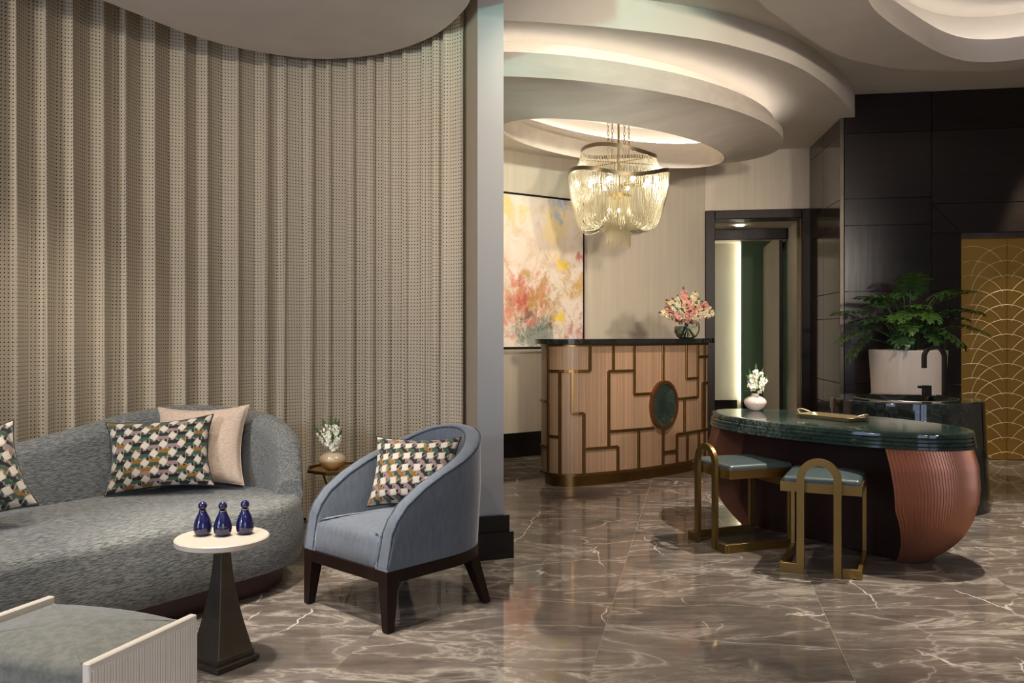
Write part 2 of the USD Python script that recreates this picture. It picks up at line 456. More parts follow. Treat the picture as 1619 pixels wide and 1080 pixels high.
def marble(name, rot, base, mid, vein, vs=1.0, rough=0.06, crack=True, stretch=(0.75, 2.1, 1.0), rnd=9.0, sc=1.0, crot=None, spec=0.5):
    n = {
        'tc': ('geometry', {}), 'oi': ('object_info', {}), 'rm': ('vector_math', {'math_type': 'scale', 'vector1': (1.7, 2.9, 0.9)}),
        'rk': mathn('multiply', rnd), 'ad': ('vector_math', {'math_type': 'add'}),
        'm': ('mapping', {'rotation': (0, 0, rot), 'scale': tuple(np.array(stretch) * sc)}),
        'n1': ('noise_texture', {'scale': 1.6, 'detail': 7.0, 'roughness': 0.62, 'distortion': 0.9}),
        'r1': ('rgb_ramp', {'ramp': [(0.25, lin(base)), (0.5, lin(mid)), (0.75, lin(base))]}),
        'n2': ('noise_texture', {'scale': 1.5, 'detail': 9.0, 'roughness': 0.62, 'distortion': 1.3}),
        'a1': mathn('subtract', 0.5), 'a2': mathn('absolute'),
        'r2': ('rgb_ramp', {'ramp': [(0.0, (1, 1, 1)), (0.008, (.7, .7, .7)), (0.03, (.22, .22, .22)), (0.10, (0, 0, 0))]}),
        'n3': ('noise_texture', {'scale': 1.3, 'detail': 3.0}),
        'r3': ('rgb_ramp', {'ramp': [(0.42, (0, 0, 0)), (0.62, (1, 1, 1))]}),
        'k': ('mix', {'mix_type': 'multiply', 'fac': 1.0}),
        'kb': ('rgb_to_bw', {}), 'ks': mathn('multiply', 1.0 * vs),
        'x1': ('mix', {'color2': lin(vein)}),
        'p': ('principled_bsdf', {'roughness': rough, 'specular_ior_level': spec})}
    l = [('oi.random', 'rk.value1'), ('rk.value', 'rm.scale'), ('tc.position', 'ad.vector1'), ('rm.vector', 'ad.vector2'), ('ad.vector', 'm.vector'),
         ('m.vector', 'n1.vector'), ('n1.fac', 'r1.fac'), ('m.vector', 'n2.vector'), ('n2.fac', 'a1.value1'), ('a1.value', 'a2.value1'), ('a2.value', 'r2.fac'),
         ('ad.vector', 'n3.vector'), ('n3.fac', 'r3.fac'), ('r2.color', 'k.color1'), ('r3.color', 'k.color2'), ('k.color', 'kb.color'), ('kb.val', 'ks.value1'),
         ('r1.color', 'x1.color1'), ('ks.value', 'x1.fac')]
    out = 'x1.color'
    if crack:
        n.update({
            'mc': ('mapping', {'rotation': (0, 0, 0.12 - rot * .5), 'scale': (1.5, 0.42, 1)}),
            'nd': ('noise_texture', {'scale': 7.0, 'detail': 3.0}), 'vd': ('vector_math', {'math_type': 'multiply_add', 'vector2': (0.16, 0.16, 0)}),
            'vo': ('voronoi_texture', {'feature': 'distance_to_edge', 'scale': 1.25}),
            'rc': ('rgb_ramp', {'ramp': [(0.0, (1, 1, 1)), (0.003, (.7, .7, .7)), (0.008, (0, 0, 0))]}),
            'nm': ('noise_texture', {'scale': 1.9, 'detail': 2.0}), 'rn': ('rgb_ramp', {'ramp': [(0.54, (0, 0, 0)), (0.60, (1, 1, 1))]}),
            'kc': ('mix', {'mix_type': 'multiply', 'fac': 1.0}), 'kd': ('rgb_to_bw', {}),
            'x2': ('mix', {'color2': lin((214, 204, 190))})})
        l += [('ad.vector', 'mc.vector'), ('ad.vector', 'nd.vector'), ('nd.color', 'vd.vector1'), ('mc.vector', 'vd.vector3'), ('vd.vector', 'vo.vector'),
              ('vo.distance', 'rc.fac'), ('ad.vector', 'nm.vector'), ('nm.fac', 'rn.fac'), ('rc.color', 'kc.color1'), ('rn.color', 'kc.color2'),
              ('kc.color', 'kd.color'), ('x1.color', 'x2.color1'), ('kd.val', 'x2.fac')]
        out = 'x2.color'
    if crack:
        n.update({'m5': ('mapping', {'rotation': (0, 0, rot), 'scale': (2.2, 6.5, 1)}), 'n5': ('noise_texture', {'scale': 3.0, 'detail': 8.0, 'roughness': 0.7, 'distortion': 0.6}),
                  'r5': ('rgb_ramp', {'ramp': [(0.3, (.80, .80, .80)), (0.7, (1.18, 1.18, 1.18))]}), 'x5': ('mix', {'mix_type': 'multiply', 'fac': 1.0}),
                  'm6': ('mapping', {'rotation': (0, 0, rot + .35), 'scale': (0.6, 1.5, 1), 'location': (3.1, 7.7, 0)}), 'n6': ('noise_texture', {'scale': 1.9, 'detail': 7.0, 'roughness': 0.5, 'distortion': 0.7}),
                  'b6': mathn('subtract', 0.5), 'c6': mathn('absolute'), 'r6': ('rgb_ramp', {'ramp': [(0.0, (.75, .75, .75)), (0.005, (.4, .4, .4)), (0.014, (.07, .07, .07)), (0.04, (0, 0, 0))]}),
                  'd6': ('rgb_to_bw', {}), 'x6': ('mix', {'color2': lin(vein)})})
        l += [('ad.vector', 'm5.vector'), ('m5.vector', 'n5.vector'), ('n5.fac', 'r5.fac'), (out, 'x5.color1'), ('r5.color', 'x5.color2'),
              ('ad.vector', 'm6.vector'), ('m6.vector', 'n6.vector'), ('n6.fac', 'b6.value1'), ('b6.value', 'c6.value1'), ('c6.value', 'r6.fac'), ('r6.color', 'd6.color'),
              ('x5.color', 'x6.color1'), ('d6.val', 'x6.fac')]
        out = 'x6.color'
    l.append((out, 'p.base_color'))
    return mat(name, n, l)


floor_marbles = [marble(f'floor_marble_{c}', r, (76, 68, 62), (106, 96, 88), (172, 162, 150)) for c, r in zip('abcd', (-0.1, 0.25, -0.4, 0.05))]
grout = pbr('grout', (150, 136, 120), 0.6)
black_marble = marble('black_marble', 0.3, (14, 16, 17), (26, 30, 30), (120, 118, 110), 0.5, 0.10, False, (3, 5, 4), 1.0)
green_marble = marble('green_marble', 0.6, (14, 24, 21), (38, 54, 48), (150, 164, 154), 0.7, 0.07, False, (9, 22, 12), 1.0)
dark_green_marble = marble('dark_green_marble', 0.2, (14, 16, 16), (20, 24, 23), (70, 78, 72), 0.25, 0.05, False, (4, 8, 5), 1.0)
emblem_marble = marble('emblem_marble', 0.9, (12, 20, 18), (36, 50, 44), (150, 160, 146), 0.6, 0.12, False, (12, 20, 16), 1.0)


def glass(name, col=(1, 1, 1), rough=0.0, ior=1.45):
    return mat(name, {'p': ('principled_bsdf', {'base_color': col, 'transmission_weight': 1.0, 'roughness': rough, 'ior': ior})}, [])


clear_glass = glass('clear_glass', (0.97, 1.0, 0.97))
water = glass('water', (0.93, 0.98, 0.90), 0.0, 1.33)
pane_glass = mat('pane_glass', {
    't': ('transparent_bsdf', {'color': (0.45, 0.76, 0.66)}), 'g': ('glossy_bsdf', {'color': (0.9, 1, 0.96), 'roughness': 0.03}),
    'f': ('fresnel', {'IOR': 1.7}), 'x': ('mix_closure', {})}, [('f.fac', 'x.fac'), ('t.BSDF', 'x.closure1'), ('g.BSDF', 'x.closure2')], 'x.closure')
cobalt = pbr('cobalt', (16, 18, 62), 0.08, coat_weight=0.5, specular_ior_level=0.6)
bottle_print = pbr('bottle_print', (150, 98, 66), 0.4, 0.4)
gold_mirror = mat('gold_mirror', {
    'tc': ('texture_coordinate', {}), 'm': ('mapping', {'scale': (1.4, 1.4, 0.8)}), 'n': ('noise_texture', {'scale': 1.5, 'detail': 2.0}),
    'b': ('bump', {'distance': 0.02, 'strength': 0.5}),
    'p': ('principled_bsdf', {'base_color': lin((212, 168, 84)), 'metallic': 0.9, 'roughness': 0.24})},
    [('tc.object', 'm.vector'), ('m.vector', 'n.vector'), ('n.fac', 'b.height'), ('b.normal', 'p.normal')])
inlay_pale = pbr('inlay_pale', (232, 214, 176), 0.35, 0.4)

# veneer: fine vertical slat lines (u = metres along the front)
veneer = mat('veneer', {
    'tc': ('texture_coordinate', {}), 's': ('separate_xyz', {}),
    'u1': mathn('divide', 0.0105), 'u2': mathn('fraction'), 'u3': mathn('less_than', 0.16), 'fl': mathn('floor'), 'wn': ('white_noise_texture', {'dimensions': '1D'}),
    'm': ('mapping', {'scale': (260, 7, 1)}), 'n': ('noise_texture', {'scale': 1.0, 'detail': 4.0}), 'av': ('mix_float', {'fac': 0.45}),
    'r': ('rgb_ramp', {'ramp': [(0.2, lin((132, 107, 84))), (0.8, lin((160, 131, 104)))]}),
    'x': ('mix', {'color2': lin((106, 84, 66))}), 'xk': mathn('multiply', 0.55),
    'p': ('principled_bsdf', {'roughness': 0.45})},
    [('tc.UV', 's.vector'), ('s.x', 'u1.value1'), ('u1.value', 'u2.value1'), ('u2.value', 'u3.value1'), ('u1.value', 'fl.value1'), ('fl.value', 'wn.w'),
     ('tc.UV', 'm.vector'), ('m.vector', 'n.vector'), ('n.fac', 'av.a'), ('wn.value', 'av.b'), ('av.result', 'r.fac'), ('r.color', 'x.color1'),
     ('u3.value', 'xk.value1'), ('xk.value', 'x.fac'), ('x.color', 'p.base_color')])

# abstract canvas: u, v in 0..1
_pn = {'tc': ('texture_coordinate', {}), 's': ('separate_xyz', {}), 'p': ('principled_bsdf', {'roughness': 0.6}),
       'm': ('mapping', {'scale': (9, 6, 1)}), 'nb': ('noise_texture', {'scale': 1.0, 'detail': 8.0, 'roughness': 0.7, 'distortion': 0.6}),
       'rb': ('rgb_ramp', {'ramp': [(0.3, lin((214, 190, 158))), (0.5, lin((236, 220, 202))), (0.7, lin((240, 228, 214)))]}),
       'bm': ('bump', {'distance': 0.006, 'strength': 0.8})}
_pl = [('tc.UV', 's.vector'), ('tc.UV', 'm.vector'), ('m.vector', 'nb.vector'), ('nb.fac', 'rb.fac'), ('nb.fac', 'bm.height'), ('bm.normal', 'p.normal')]
_prev = 'rb.color'
for _k, (_col, _u, _v, _r, _sc, _th, _dx) in enumerate([
    ((228, 204, 120), 0.30, 0.88, 0.50, 3.2, 0.50, 1.5), ((240, 214, 150), 0.80, 0.80, 0.35, 3.0, 0.50, 4.2), ((150, 172, 214), 0.82, 0.96, 0.26, 4.6, 0.50, 7.1),
    ((214, 126, 100), 0.55, 0.28, 0.32, 4.2, 0.50, 2.2), ((184, 72, 56), 0.60, 0.30, 0.24, 6.5, 0.56, 9.3), ((176, 62, 60), 0.90, 0.10, 0.20, 5.5, 0.53, 3.9),
    ((190, 146, 72), 0.72, 0.32, 0.42, 6.0, 0.56, 5.4), ((206, 160, 70), 0.95, 0.42, 0.25, 5.5, 0.55, 8.6), ((112, 132, 122), 0.66, 0.06, 0.24, 5.0, 0.50, 6.6),
    ((96, 86, 70), 0.64, 0.20, 0.42, 9.5, 0.63, 12.2), ((250, 214, 20), 0.84, 0.56, 0.085, 5.0, 0.40, 1.1), ((246, 212, 40), 0.82, 0.20, 0.07, 6.0, 0.44, 2.9),
    ((196, 90, 70), 0.985, 0.62, 0.09, 7.0, 0.47, 4.4), ((238, 226, 208), 0.80, 0.36, 0.22, 9.0, 0.57, 14.0), ((70, 90, 84), 0.70, 0.10, 0.25, 11.0, 0.64, 11.0)]):
    a = f'k{_k}'
    if _v < .45 and _r > .1:
        _r, _th = _r * 1.4, _th - .015
    _pn.update({a + 'm': ('mapping', {'location': (_dx, _dx * 1.7, 0), 'scale': (_sc, _sc * 0.62, 1)}), a + 'n': ('noise_texture', {'scale': 2.2, 'detail': 8.0, 'roughness': 0.72, 'distortion': 0.5}),
                a + 'd': ('vector_math', {'math_type': 'distance', 'vector2': (_u, _v, 0)}), a + 'e': ('map_range', {'from_min': 0.0, 'from_max': _r, 'to_min': 0.16, 'to_max': -0.22, 'clamp': True}),
                a + 's': mathn('add'), a + 'c': ('map_range', {'from_min': _th, 'from_max': _th + 0.12, 'to_min': 0.0, 'to_max': 0.8, 'clamp': True}),
                a + 'x': ('mix', {'color2': lin(_col)})})
    _pl += [('tc.UV', a + 'm.vector'), (a + 'm.vector', a + 'n.vector'), ('tc.UV', a + 'd.vector1'), (a + 'd.value', a + 'e.value'), (a + 'n.fac', a + 's.value1'), (a + 'e.result', a + 's.value2'),
            (a + 's.value', a + 'c.value'), (a + 'c.result', a + 'x.fac'), (_prev, a + 'x.color1')]
    _prev = a + 'x.color'
_pl.append((_prev, 'p.base_color'))
canvas_paint = mat('canvas_paint', _pn, _pl)


def leaf_mat(name, col):
    return mat(name, {
        'tc': ('texture_coordinate', {}), 'n': ('noise_texture', {'scale': 40.0, 'detail': 2.0}),
        'r': ('rgb_ramp', {'ramp': [(0.3, tuple(np.array(lin(col)) * 0.75)), (0.7, tuple(np.array(lin(col)) * 1.2))]}),
        'p': ('principled_bsdf', {'roughness': 0.38}), 't': ('translucent_bsdf', {'color': lin((90, 120, 30))}), 'x': ('mix_closure', {'fac': 0.18})},
        [('tc.object', 'n.vector'), ('n.fac', 'r.fac'), ('r.color', 'p.base_color'), ('p.BSDF', 'x.closure1'), ('t.BSDF', 'x.closure2')], 'x.closure')


leaf_mats = [leaf_mat('leaf_green_a', (64, 96, 50)), leaf_mat('leaf_green_b', (52, 84, 44)), leaf_mat('leaf_green_c', (82, 116, 52))]

# ================================================================ the setting
DW = np.array((0.824, 0.566)); DW /= np.linalg.norm(DW)         # along the reception wall
NW = np.array((-DW[1], DW[0]))                                  # away from the room
WP = np.array((-0.088, 8.21))
wall_at = lambda s: WP + DW * s
S_CORNER = -1.348
DOOR_L, DOOR_R = np.array((2.213, 9.78)), np.array((3.363, 9.59))
DD = (DOOR_R - DOOR_L) / np.linalg.norm(DOOR_R - DOOR_L)        # along the door wall, left to right
ND = np.array((-DD[1], DD[0]))                                  # into the vestibule
CORN = np.array((3.197, 8.26))                                  # outer corner of the dark panelling
FD = np.array((0.986, -0.164)); FD /= np.linalg.norm(FD)        # along the dark front wall to the right
FN = np.array((-FD[1], FD[0]))                                  # behind it
PD = np.array((-0.33, 0.944)); PD /= np.linalg.norm(PD)         # partition runs back this way
PX = np.array((PD[1], -PD[0]))                                  # across its end face, left to right
P0 = np.array((-0.183, 4.54))

# floor: slabs of brown veined marble
flo = struct('floor', label='polished brown marble floor of large slabs with pale veins')
part(flo, 'floor_bed', box(-4, 8.2, -4, 14.2, -0.08, -0.0009), grout, smooth=False)
TA = math.radians(-12.3)
tu, tv = np.array((math.cos(TA), math.sin(TA))), np.array((-math.sin(TA), math.cos(TA)))
U0, V0, TS = -0.371, 3.447, 0.9
k = 0
for i in range(-6, 10):
    for j in range(-7, 12):
        off = V0 + (0.45 if i % 2 else 0.0)
        c = tu * (U0 + (i + 0.5) * TS) + tv * (off + (j + 0.5) * TS)
        if not (-3.6 < c[0] < 7.6 and -1.5 < c[1] < 10.4):
            continue
        g = 0.0011
        tile = box(-TS / 2 + g, TS / 2 - g, -TS / 2 + g, TS / 2 - g, -0.012, 0.0)
        tile = mv(tile, (c[0], c[1], 0), TA)
        part(flo, 'marble_slab', tile, floor_marbles[(i * 3 + j * 5 + (i * j) % 3) % 4], smooth=False)
part(flo, 'corridor_floor', box(1.6, 6, 10.2, 14, -0.012, -0.001), floor_marbles[0], smooth=False)

# ceiling
cei = struct('ceiling', label='cream plaster ceiling at several levels')
tray_hole = spline([(2.3, 5.51), (2.55, 5.84), (2.9, 6.2), (3.28, 6.55), (3.54, 6.72), (3.75, 6.77), (3.93, 6.73), (4.1, 6.6), (4.4, 6.1), (4.5, 5.4), (4.3, 4.5), (3.8, 3.8), (3.2, 3.4), (2.6, 3.4), (2.1, 3.8), (1.95, 4.5), (2.05, 5.0)], 6, True)
tray_slab = spline([(1.59, 5.51), (1.91, 5.92), (2.33, 6.42), (2.64, 6.69), (3.01, 6.89), (3.25, 6.97), (3.6, 7.0), (4.2, 6.95), (4.9, 6.6), (5.25, 5.9), (5.2, 4.8), (4.8, 3.7), (3.8, 2.9), (2.7, 2.8), (1.7, 3.2), (1.25, 4.2), (1.3, 4.9)], 6, True)
room = Polygon([(-3.8, -3.8), (7.9, -3.8), (7.9, 10.6), (-3.8, 10.6)])
wide_hole = Polygon(tray_hole).buffer(0.20)
part(cei, 'main_slab', prism(room.difference(wide_hole), 3.5, 3.56), plaster, smooth=False)
part(cei, 'tray_soffit', prism(Polygon(tray_slab, [tray_hole]), 3.35, 3.53), plaster_pink, smooth=35)
part(cei, 'tray_cove_wall', prism(wide_hole.buffer(0.05).difference(wide_hole), 3.5, 3.78), plaster, smooth=35)
part(cei, 'tray_dome', prism(wide_hole.buffer(0.06), 3.78, 3.82), plaster, smooth=False)
hole_in = Polygon(tray_hole).buffer(0.12)
part(cei, 'tray_light_strip', prism(hole_in.difference(Polygon(tray_hole).buffer(0.08)), 3.531, 3.539), emit('led_tray', (1.0, 0.93, 0.90), COVE_TRAY), smooth=False)

lounge_arc = spline([(-3.3, 2.0), (-2.75, 3.1), (-2.35, 3.85), (-2.08, 4.33), (-1.82, 4.83), (-1.56, 5.10), (-1.2, 5.255), (-.81, 5.17), (-.47, 4.88), (-.25, 4.46), (-.17, 4.1), (0.0, 3.4), (0.2, 2.4), (0.2, 1.0), (-3.3, 0.6)], 8, False)
part(cei, 'lounge_soffit', prism(Polygon(lounge_arc), 2.89, 3.5), plaster_pink, smooth=35)

drum_edge = spline([(-1.6, 6.6), (-1.1, 5.95), (-.6, 5.72), (-.06, 5.68), (.39, 5.75), (.65, 5.81), (1.1, 5.95), (1.55, 6.15), (2.14, 6.58), (2.62, 7.14), (3.05, 7.78), (3.30, 8.22), (3.38, 8.6)], 8, False)
drum = np.vstack([drum_edge, [(3.6, 10.2), (-1.9, 10.2), (-1.9, 7.0)]])
RC, RT = np.array((0.78, 7.36)), 0.665
HC, HT = np.array((0.94, 7.32)), 0.74
cover = ell(1.50, 0.72, 72, HC, HT)
part(cei, 'drum_soffit', prism(Polygon(drum).difference(Polygon(ell(1.44, 0.70, 72, HC, HT))), 3.28, 3.5), plaster, smooth=35)
part(cei, 'dome_cap', prism(Polygon(cover), 3.20, 3.26), plaster, smooth=35)
# hanging oval ring: bowl-shaped underside, outer fascia, upstand that hides the light strip, inner lip
outer, inner = ell(2.05, 1.13, 96, RC, RT), ell(1.28, 0.57, 96, HC, HT)
prof = []
dO = inward(ccw(outer))
dI = -inward(ccw(inner))
z_ = lambda P, z: np.c_[P, np.full(len(P), z)]
rings = [z_(inner + dI * 0.05, 2.965), z_(inner, 2.965), z_(inner, 2.80)]
for t in np.linspace(0, 1, 9)[1:]:
    P = inner * (1 - t) + outer * t
    rings.append(z_(P, 2.80 + 0.15 * (1 - (1 - t) ** 1.7)))
rings += [z_(outer, 3.032), z_(outer + dO * 0.08, 3.032), z_(outer + dO * 0.08, 3.145), z_(outer + dO * 0.10, 3.145), z_(outer + dO * 0.10, 3.05), z_(inner + dI * 0.05, 3.05)]
m = orient(grid(np.array(rings), True, True))
part(cei, 'oval_ring', m, brushed_plaster, smooth=32)
part(cei, 'ring_core', prism(Polygon(outer + dO * 0.26, [inner + dI * 0.14]), 3.045, 3.285), plaster, smooth=35)
part(cei, 'ring_light_strip', prism(Polygon(outer + dO * 0.135, [outer + dO * 0.165]), 3.112, 3.12), led, smooth=False)
part(cei, 'hole_light_strip', prism(Polygon(inner + dI * 0.11, [inner + dI * 0.08]), 3.052, 3.06), emit('led_hole', (1.0, 0.94, 0.90), COVE_HOLE), smooth=False)

# walls
w = struct('wall_reception', label='cream papered wall behind the reception counter')
part(w, 'wall_face', wallbox(wall_at(S_CORNER - 0.05), DOOR_L, 0, 3.5, 0.12), wallpaper, smooth=False)
b = struct('baseboard_reception')
part(b, 'lower_step', wallbox(wall_at(S_CORNER) , DOOR_L - DW * 0.02, 0, 0.15, 0.035, -1), black_gloss, smooth=False)
part(b, 'upper_step', wallbox(wall_at(S_CORNER), DOOR_L - DW * 0.02, 0.15, 0.233, 0.02, -1), black_gloss, smooth=False)

w = struct('wall_center', label='pale partition wall end beside the curtain')
e0, e1 = P0, P0 + PX * 0.142
part(w, 'wall_core', prism(ccw(np.array([e0 + PD * 0.004, e1 + PD * 0.004, e1 + PD * 3.1, e0 + PD * 3.1])), 0, 3.5), return_paint, smooth=False)
part(w, 'end_face', prism(ccw(np.array([e0, e1, e1 + PD * 0.004, e0 + PD * 0.004])), 0, 3.5), column_paint, smooth=False)
part(w, 'right_face', prism(ccw(np.array([e1, e1 + PX * 0.004, e1 + PX * 0.004 + PD * 3.1, e1 + PD * 3.1])), 0, 3.5), column_paint, smooth=False)
b = struct('baseboard_center')
for nm, gr, z0, z1 in (('lower_step', 0.046, 0, 0.142), ('upper_step', 0.028, 0.142, 0.228)):
    q = np.array([e0 - PX * gr * 0.2 - PD * gr, e1 + PX * gr - PD * gr, e1 + PX * gr + PD * 3.0, e0 - PX * gr * 0.2 + PD * 3.0])
    part(b, nm, prism(ccw(q), z0, z1), black_gloss, smooth=False)

w = struct('wall_left', label='plain wall behind the curtain')
part(w, 'wall_face', [box(-3.75, -3.6, -3.7, -1.6, 0, 3.5), box(-3.75, -3.6, -1.6, 1.2, 2.6, 3.5), box(-3.75, -3.6, -1.6, 1.2, 0, .25), box(-3.75, -3.6, 1.2, 8.0, 0, 3.5)], plaster, smooth=False)
part(w, 'curtain_wall', box(-3.6, -0.72, 6.0, 6.1, 0, 3.5), plaster, smooth=False)
w = struct('wall_right', label='plain wall of the lobby beyond the lift')
part(w, 'wall_face', box(7.6, 7.75, -3.7, 8.6, 0, 3.5), wallpaper, smooth=False)

# glazed shop front behind the camera
w = struct('wall_back', label='glazed street front of the lobby')
part(w, 'sill', box(-3.7, 7.7, -3.7, -3.6, 0, 0.25), black_gloss, smooth=False)
part(w, 'head', box(-3.7, 7.7, -3.7, -3.6, 2.9, 3.5), plaster, smooth=False)
for x0, x1 in ((-3.7, 0.2), (1.8, 2.1), (3.4, 7.7)):
    part(w, 'pier', box(x0, x1, -3.72, -3.58, 0.25, 2.9), plaster, smooth=False)
for x in (0.75, 1.35, 2.75):
    part(w, 'mullion', box(x - .025, x + .025, -3.68, -3.62, 0.25, 2.9), black_metal, smooth=False)

# dark lacquered panelling
JH = [0, 0.49, 0.715, 1.345, 1.60, 2.236, 2.494, 3.125, 3.5]
w = struct('wall_panelled', label='dark lacquered panel wall around the lift')
FP = lambda t: CORN + FD * t
xt = lambda px: None
t_j = 0.803
t_f = 1.067
G = 0.0025


def panel(parent, d, n, t0, t1, z0, z1, mi, name='panel'):
    """one lacquered panel lying in the plane through CORN along d, face towards the room"""
    a = CORN + d * (t0 + G)
    m = box(0, (t1 - t0) - 2 * G, -0.022, 0.0, z0 + G, z1 - G, 0.0022)
    m = mv(m, (a[0], a[1], 0), math.atan2(d[1], d[0]))
    part(parent, name, m, panel_mats[mi % 3], smooth=False)


back_z = mv(box(0, t_f, 0.002, 0.2, 0, 3.5), (CORN[0], CORN[1], 0), math.atan2(FD[1], FD[0]))
part(w, 'backing', [back_z, mv(box(t_f, 4.6, 0.002, 0.2, 2.15, 3.5), (CORN[0], CORN[1], 0), math.atan2(FD[1], FD[0])),
                    mv(box(3.9, 4.6, 0.002, 0.2, 0, 2.2), (CORN[0], CORN[1], 0), math.atan2(FD[1], FD[0]))], black_gloss, smooth=False)
FROWS = [0, 0.715, 1.60, 2.236, 2.494, 3.125, 3.5]
for r in range(len(FROWS) - 1):
    panel(w, FD, FN, 0.012, t_j, FROWS[r], FROWS[r + 1], r)
for z0, z1, r in ((2.43, 3.125, 1), (3.125, 3.5, 2)):
    panel(w, FD, FN, t_j, 2.75, z0, z1, r)
    panel(w, FD, FN, 2.75, 4.5, z0, z1, r + 1)
for z0, z1, r in ((0, 0.715, 0), (0.715, 1.60, 1), (1.60, 2.15, 2)):
    panel(w, FD, FN, t_j, t_f, z0, z1, r)
    panel(w, FD, FN, 3.9, 4.5, z0, z1, r)
# mitred head of the lift surround
for poly, mi in (([(t_j + G, 2.15 + G), (t_f - G, 2.15 + G), (t_j + G, 2.43 - 2 * G)], 0), ([(t_f + G, 2.15 + G), (4.5, 2.15 + G), (4.5, 2.43 - G), (t_j + 3 * G, 2.43 - G)], 1)):
    m = prism(ccw(np.array(poly)), 0, 0.022)
    m.apply_transform(trimesh.transformations.rotation_matrix(PI / 2, (1, 0, 0)))
    m = mv(m, (CORN[0], CORN[1], 0), math.atan2(FD[1], FD[0]))
    part(w, 'panel', m, panel_mats[mi], smooth=False)
# side wall, running back to the door
SD = np.array((0.1248, 1.0)); SD /= np.linalg.norm(SD)
sl = np.linalg.norm(DOOR_R - CORN)
sd = (DOOR_R - CORN) / sl
side_rot = math.atan2(-sd[1], -sd[0])
w2 = struct('wall_panelled_side', label='dark glossy panel wall running back to the doorway')
part(w2, 'backing', mv(box(0, sl, 0.004, 0.15, 0, 3.5), (DOOR_R[0], DOOR_R[1], 0), side_rot), black_gloss, smooth=False)
part(w2, 'corner_bead', mv(box(sl - 0.006, sl + 0.010, -0.024, 0.008, 0, 3.5), (DOOR_R[0], DOOR_R[1], 0), side_rot), bronze_dark, smooth=False)
for r in range(len(JH) - 1):
    for a0, a1 in ((0.0, 0.66), (0.66, sl - 0.008)):
        m = mv(box(a0 + G, a1 - G, -0.022, 0.0, JH[r] + G, JH[r + 1] - G, 0.0022), (DOOR_R[0], DOOR_R[1], 0), side_rot)
        part(w2, 'panel', m, side_mats[(r + int(a0 > 0)) % 2], smooth=False)

# lift doors
LR = math.atan2(FD[1], FD[0])
lo = CORN + FD * t_f
lift = struct('door_2', (lo[0], lo[1], 0), LR, 'gold mirrored lift doors with a pale scalloped line pattern')
LW = 3.9 - t_f
jx = 0.43
LB = 0.07
part(lift, 'door_leaf', box(0.0, jx - 0.002, LB, LB + 0.03, 0.005, 2.10), gold_mirror, smooth=False)
part(lift, 'door_leaf', box(jx + 0.002, jx + 0.95, LB, LB + 0.03, 0.005, 2.10), gold_mirror, smooth=False)
part(lift, 'door_leaf', box(jx + 0.954, LW, LB, LB + 0.03, 0.005, 2.10), gold_mirror, smooth=False)
part(lift, 'shaft_wall', box(-0.05, LW + .05, LB + .04, LB + .3, 0, 2.3), black_gloss, smooth=False)
part(lift, 'header_strip', box(0.0, LW, 0.02, LB + 0.03, 2.10, 2.15), bronze_dark, smooth=False)
part(lift, 'jamb', box(-0.004, 0.0, 0.0, LB, 0, 2.15), bronze_dark, smooth=False)
PXU, PZ, AR = 0.304, 0.1395, 0.32


def arc_inlay(cx, cz, a0, a1, x0, x1):
    a = np.linspace(a0, a1, 15)
    P = np.c_[cx + AR * np.sin(a), np.full(15, LB - 0.0005), cz + AR * 1.12 * (np.cos(a) - 1)]
    P = P[(P[:, 0] > x0 + 0.004) & (P[:, 0] < x1 - 0.004) & (P[:, 2] > 0.01)]
    if len(P) > 3:
        part(lift, 'inlay_arc', sweep([(-.0028, 0), (0, 0.0015), (.0028, 0), (0, -0.0015)], P, up=(0, 1.0, 0)), inlay_pale, smooth=False)


nrow = 15
for c in range(-1, 4):
    cx = jx + c * PXU
    for r in range(nrow + 2):
        cz = 2.03 - r * PZ - 0.0
        big = c % 2 == 0
        if big:
            arc_inlay(cx, cz, -1.38, 1.38, 0, LW)
        else:
            cz -= 0.0
            arc_inlay(cx, cz, -0.98, 0.98, 0, LW)

# doorway to the vestibule and its fittings
DR = math.atan2(DD[1], DD[0])
d1 = struct('door_1', (DOOR_L[0], DOOR_L[1], 0), DR, 'dark timber doorway with an open glazed door')
DWD = float(np.linalg.norm(DOOR_R - DOOR_L))
cw = 0.107
part(d1, 'casing_post', box(0, cw, -0.03, 0.30, 0, 2.6, 0.006), dark_wood, smooth=False)
part(d1, 'casing_post', box(DWD - cw, DWD, -0.03, 0.30, 0, 2.6, 0.006), dark_wood, smooth=False)
part(d1, 'casing_head', box(cw, DWD - cw, -0.03, 0.30, 2.5, 2.6, 0.006), dark_wood, smooth=False)
w = struct('wall_above_door', (DOOR_L[0], DOOR_L[1], 0), DR, 'cream wall above the doorway')
part(w, 'wall_face', box(-0.02, DWD, 0.0, 0.3, 2.6, 3.5), wallpaper, smooth=False)
w = struct('wall_vestibule', (DOOR_L[0], DOOR_L[1], 0), DR, 'side walls of the small vestibule')
vw0, vw1 = cw, DWD - cw
part(w, 'side_panel', box(vw0 - 0.12, vw0, 0.3, 1.0, 0, 2.5), plaster, smooth=False)
part(w, 'side_panel', box(vw1 + 0.0, vw1 + 0.12, 0.3, 3.4, 0, 2.5), plaster, smooth=False)
part(w, 'jamb_lining', box(vw1 - 0.004, vw1 + 0.0, 0.05, 0.30, 0, 2.5), brass_aged, smooth=False)
part(w, 'side_ceiling', box(vw0 - 0.1, vw1 + 0.1, 0.28, 1.2, 2.5, 2.56), plaster, smooth=False)
part(w, 'lintel', box(vw0, vw1, 0.95, 1.05, 2.37, 2.5, 0.004), dark_wood, smooth=False)
part(w, 'downlight', lathe([(0.0, 2.486), (0.05, 2.486), (0.052, 2.4995), (0.0, 2.4995)], 24).apply_translation((vw0 + 0.33, 0.55, 0)), lens_glow, smooth=40)
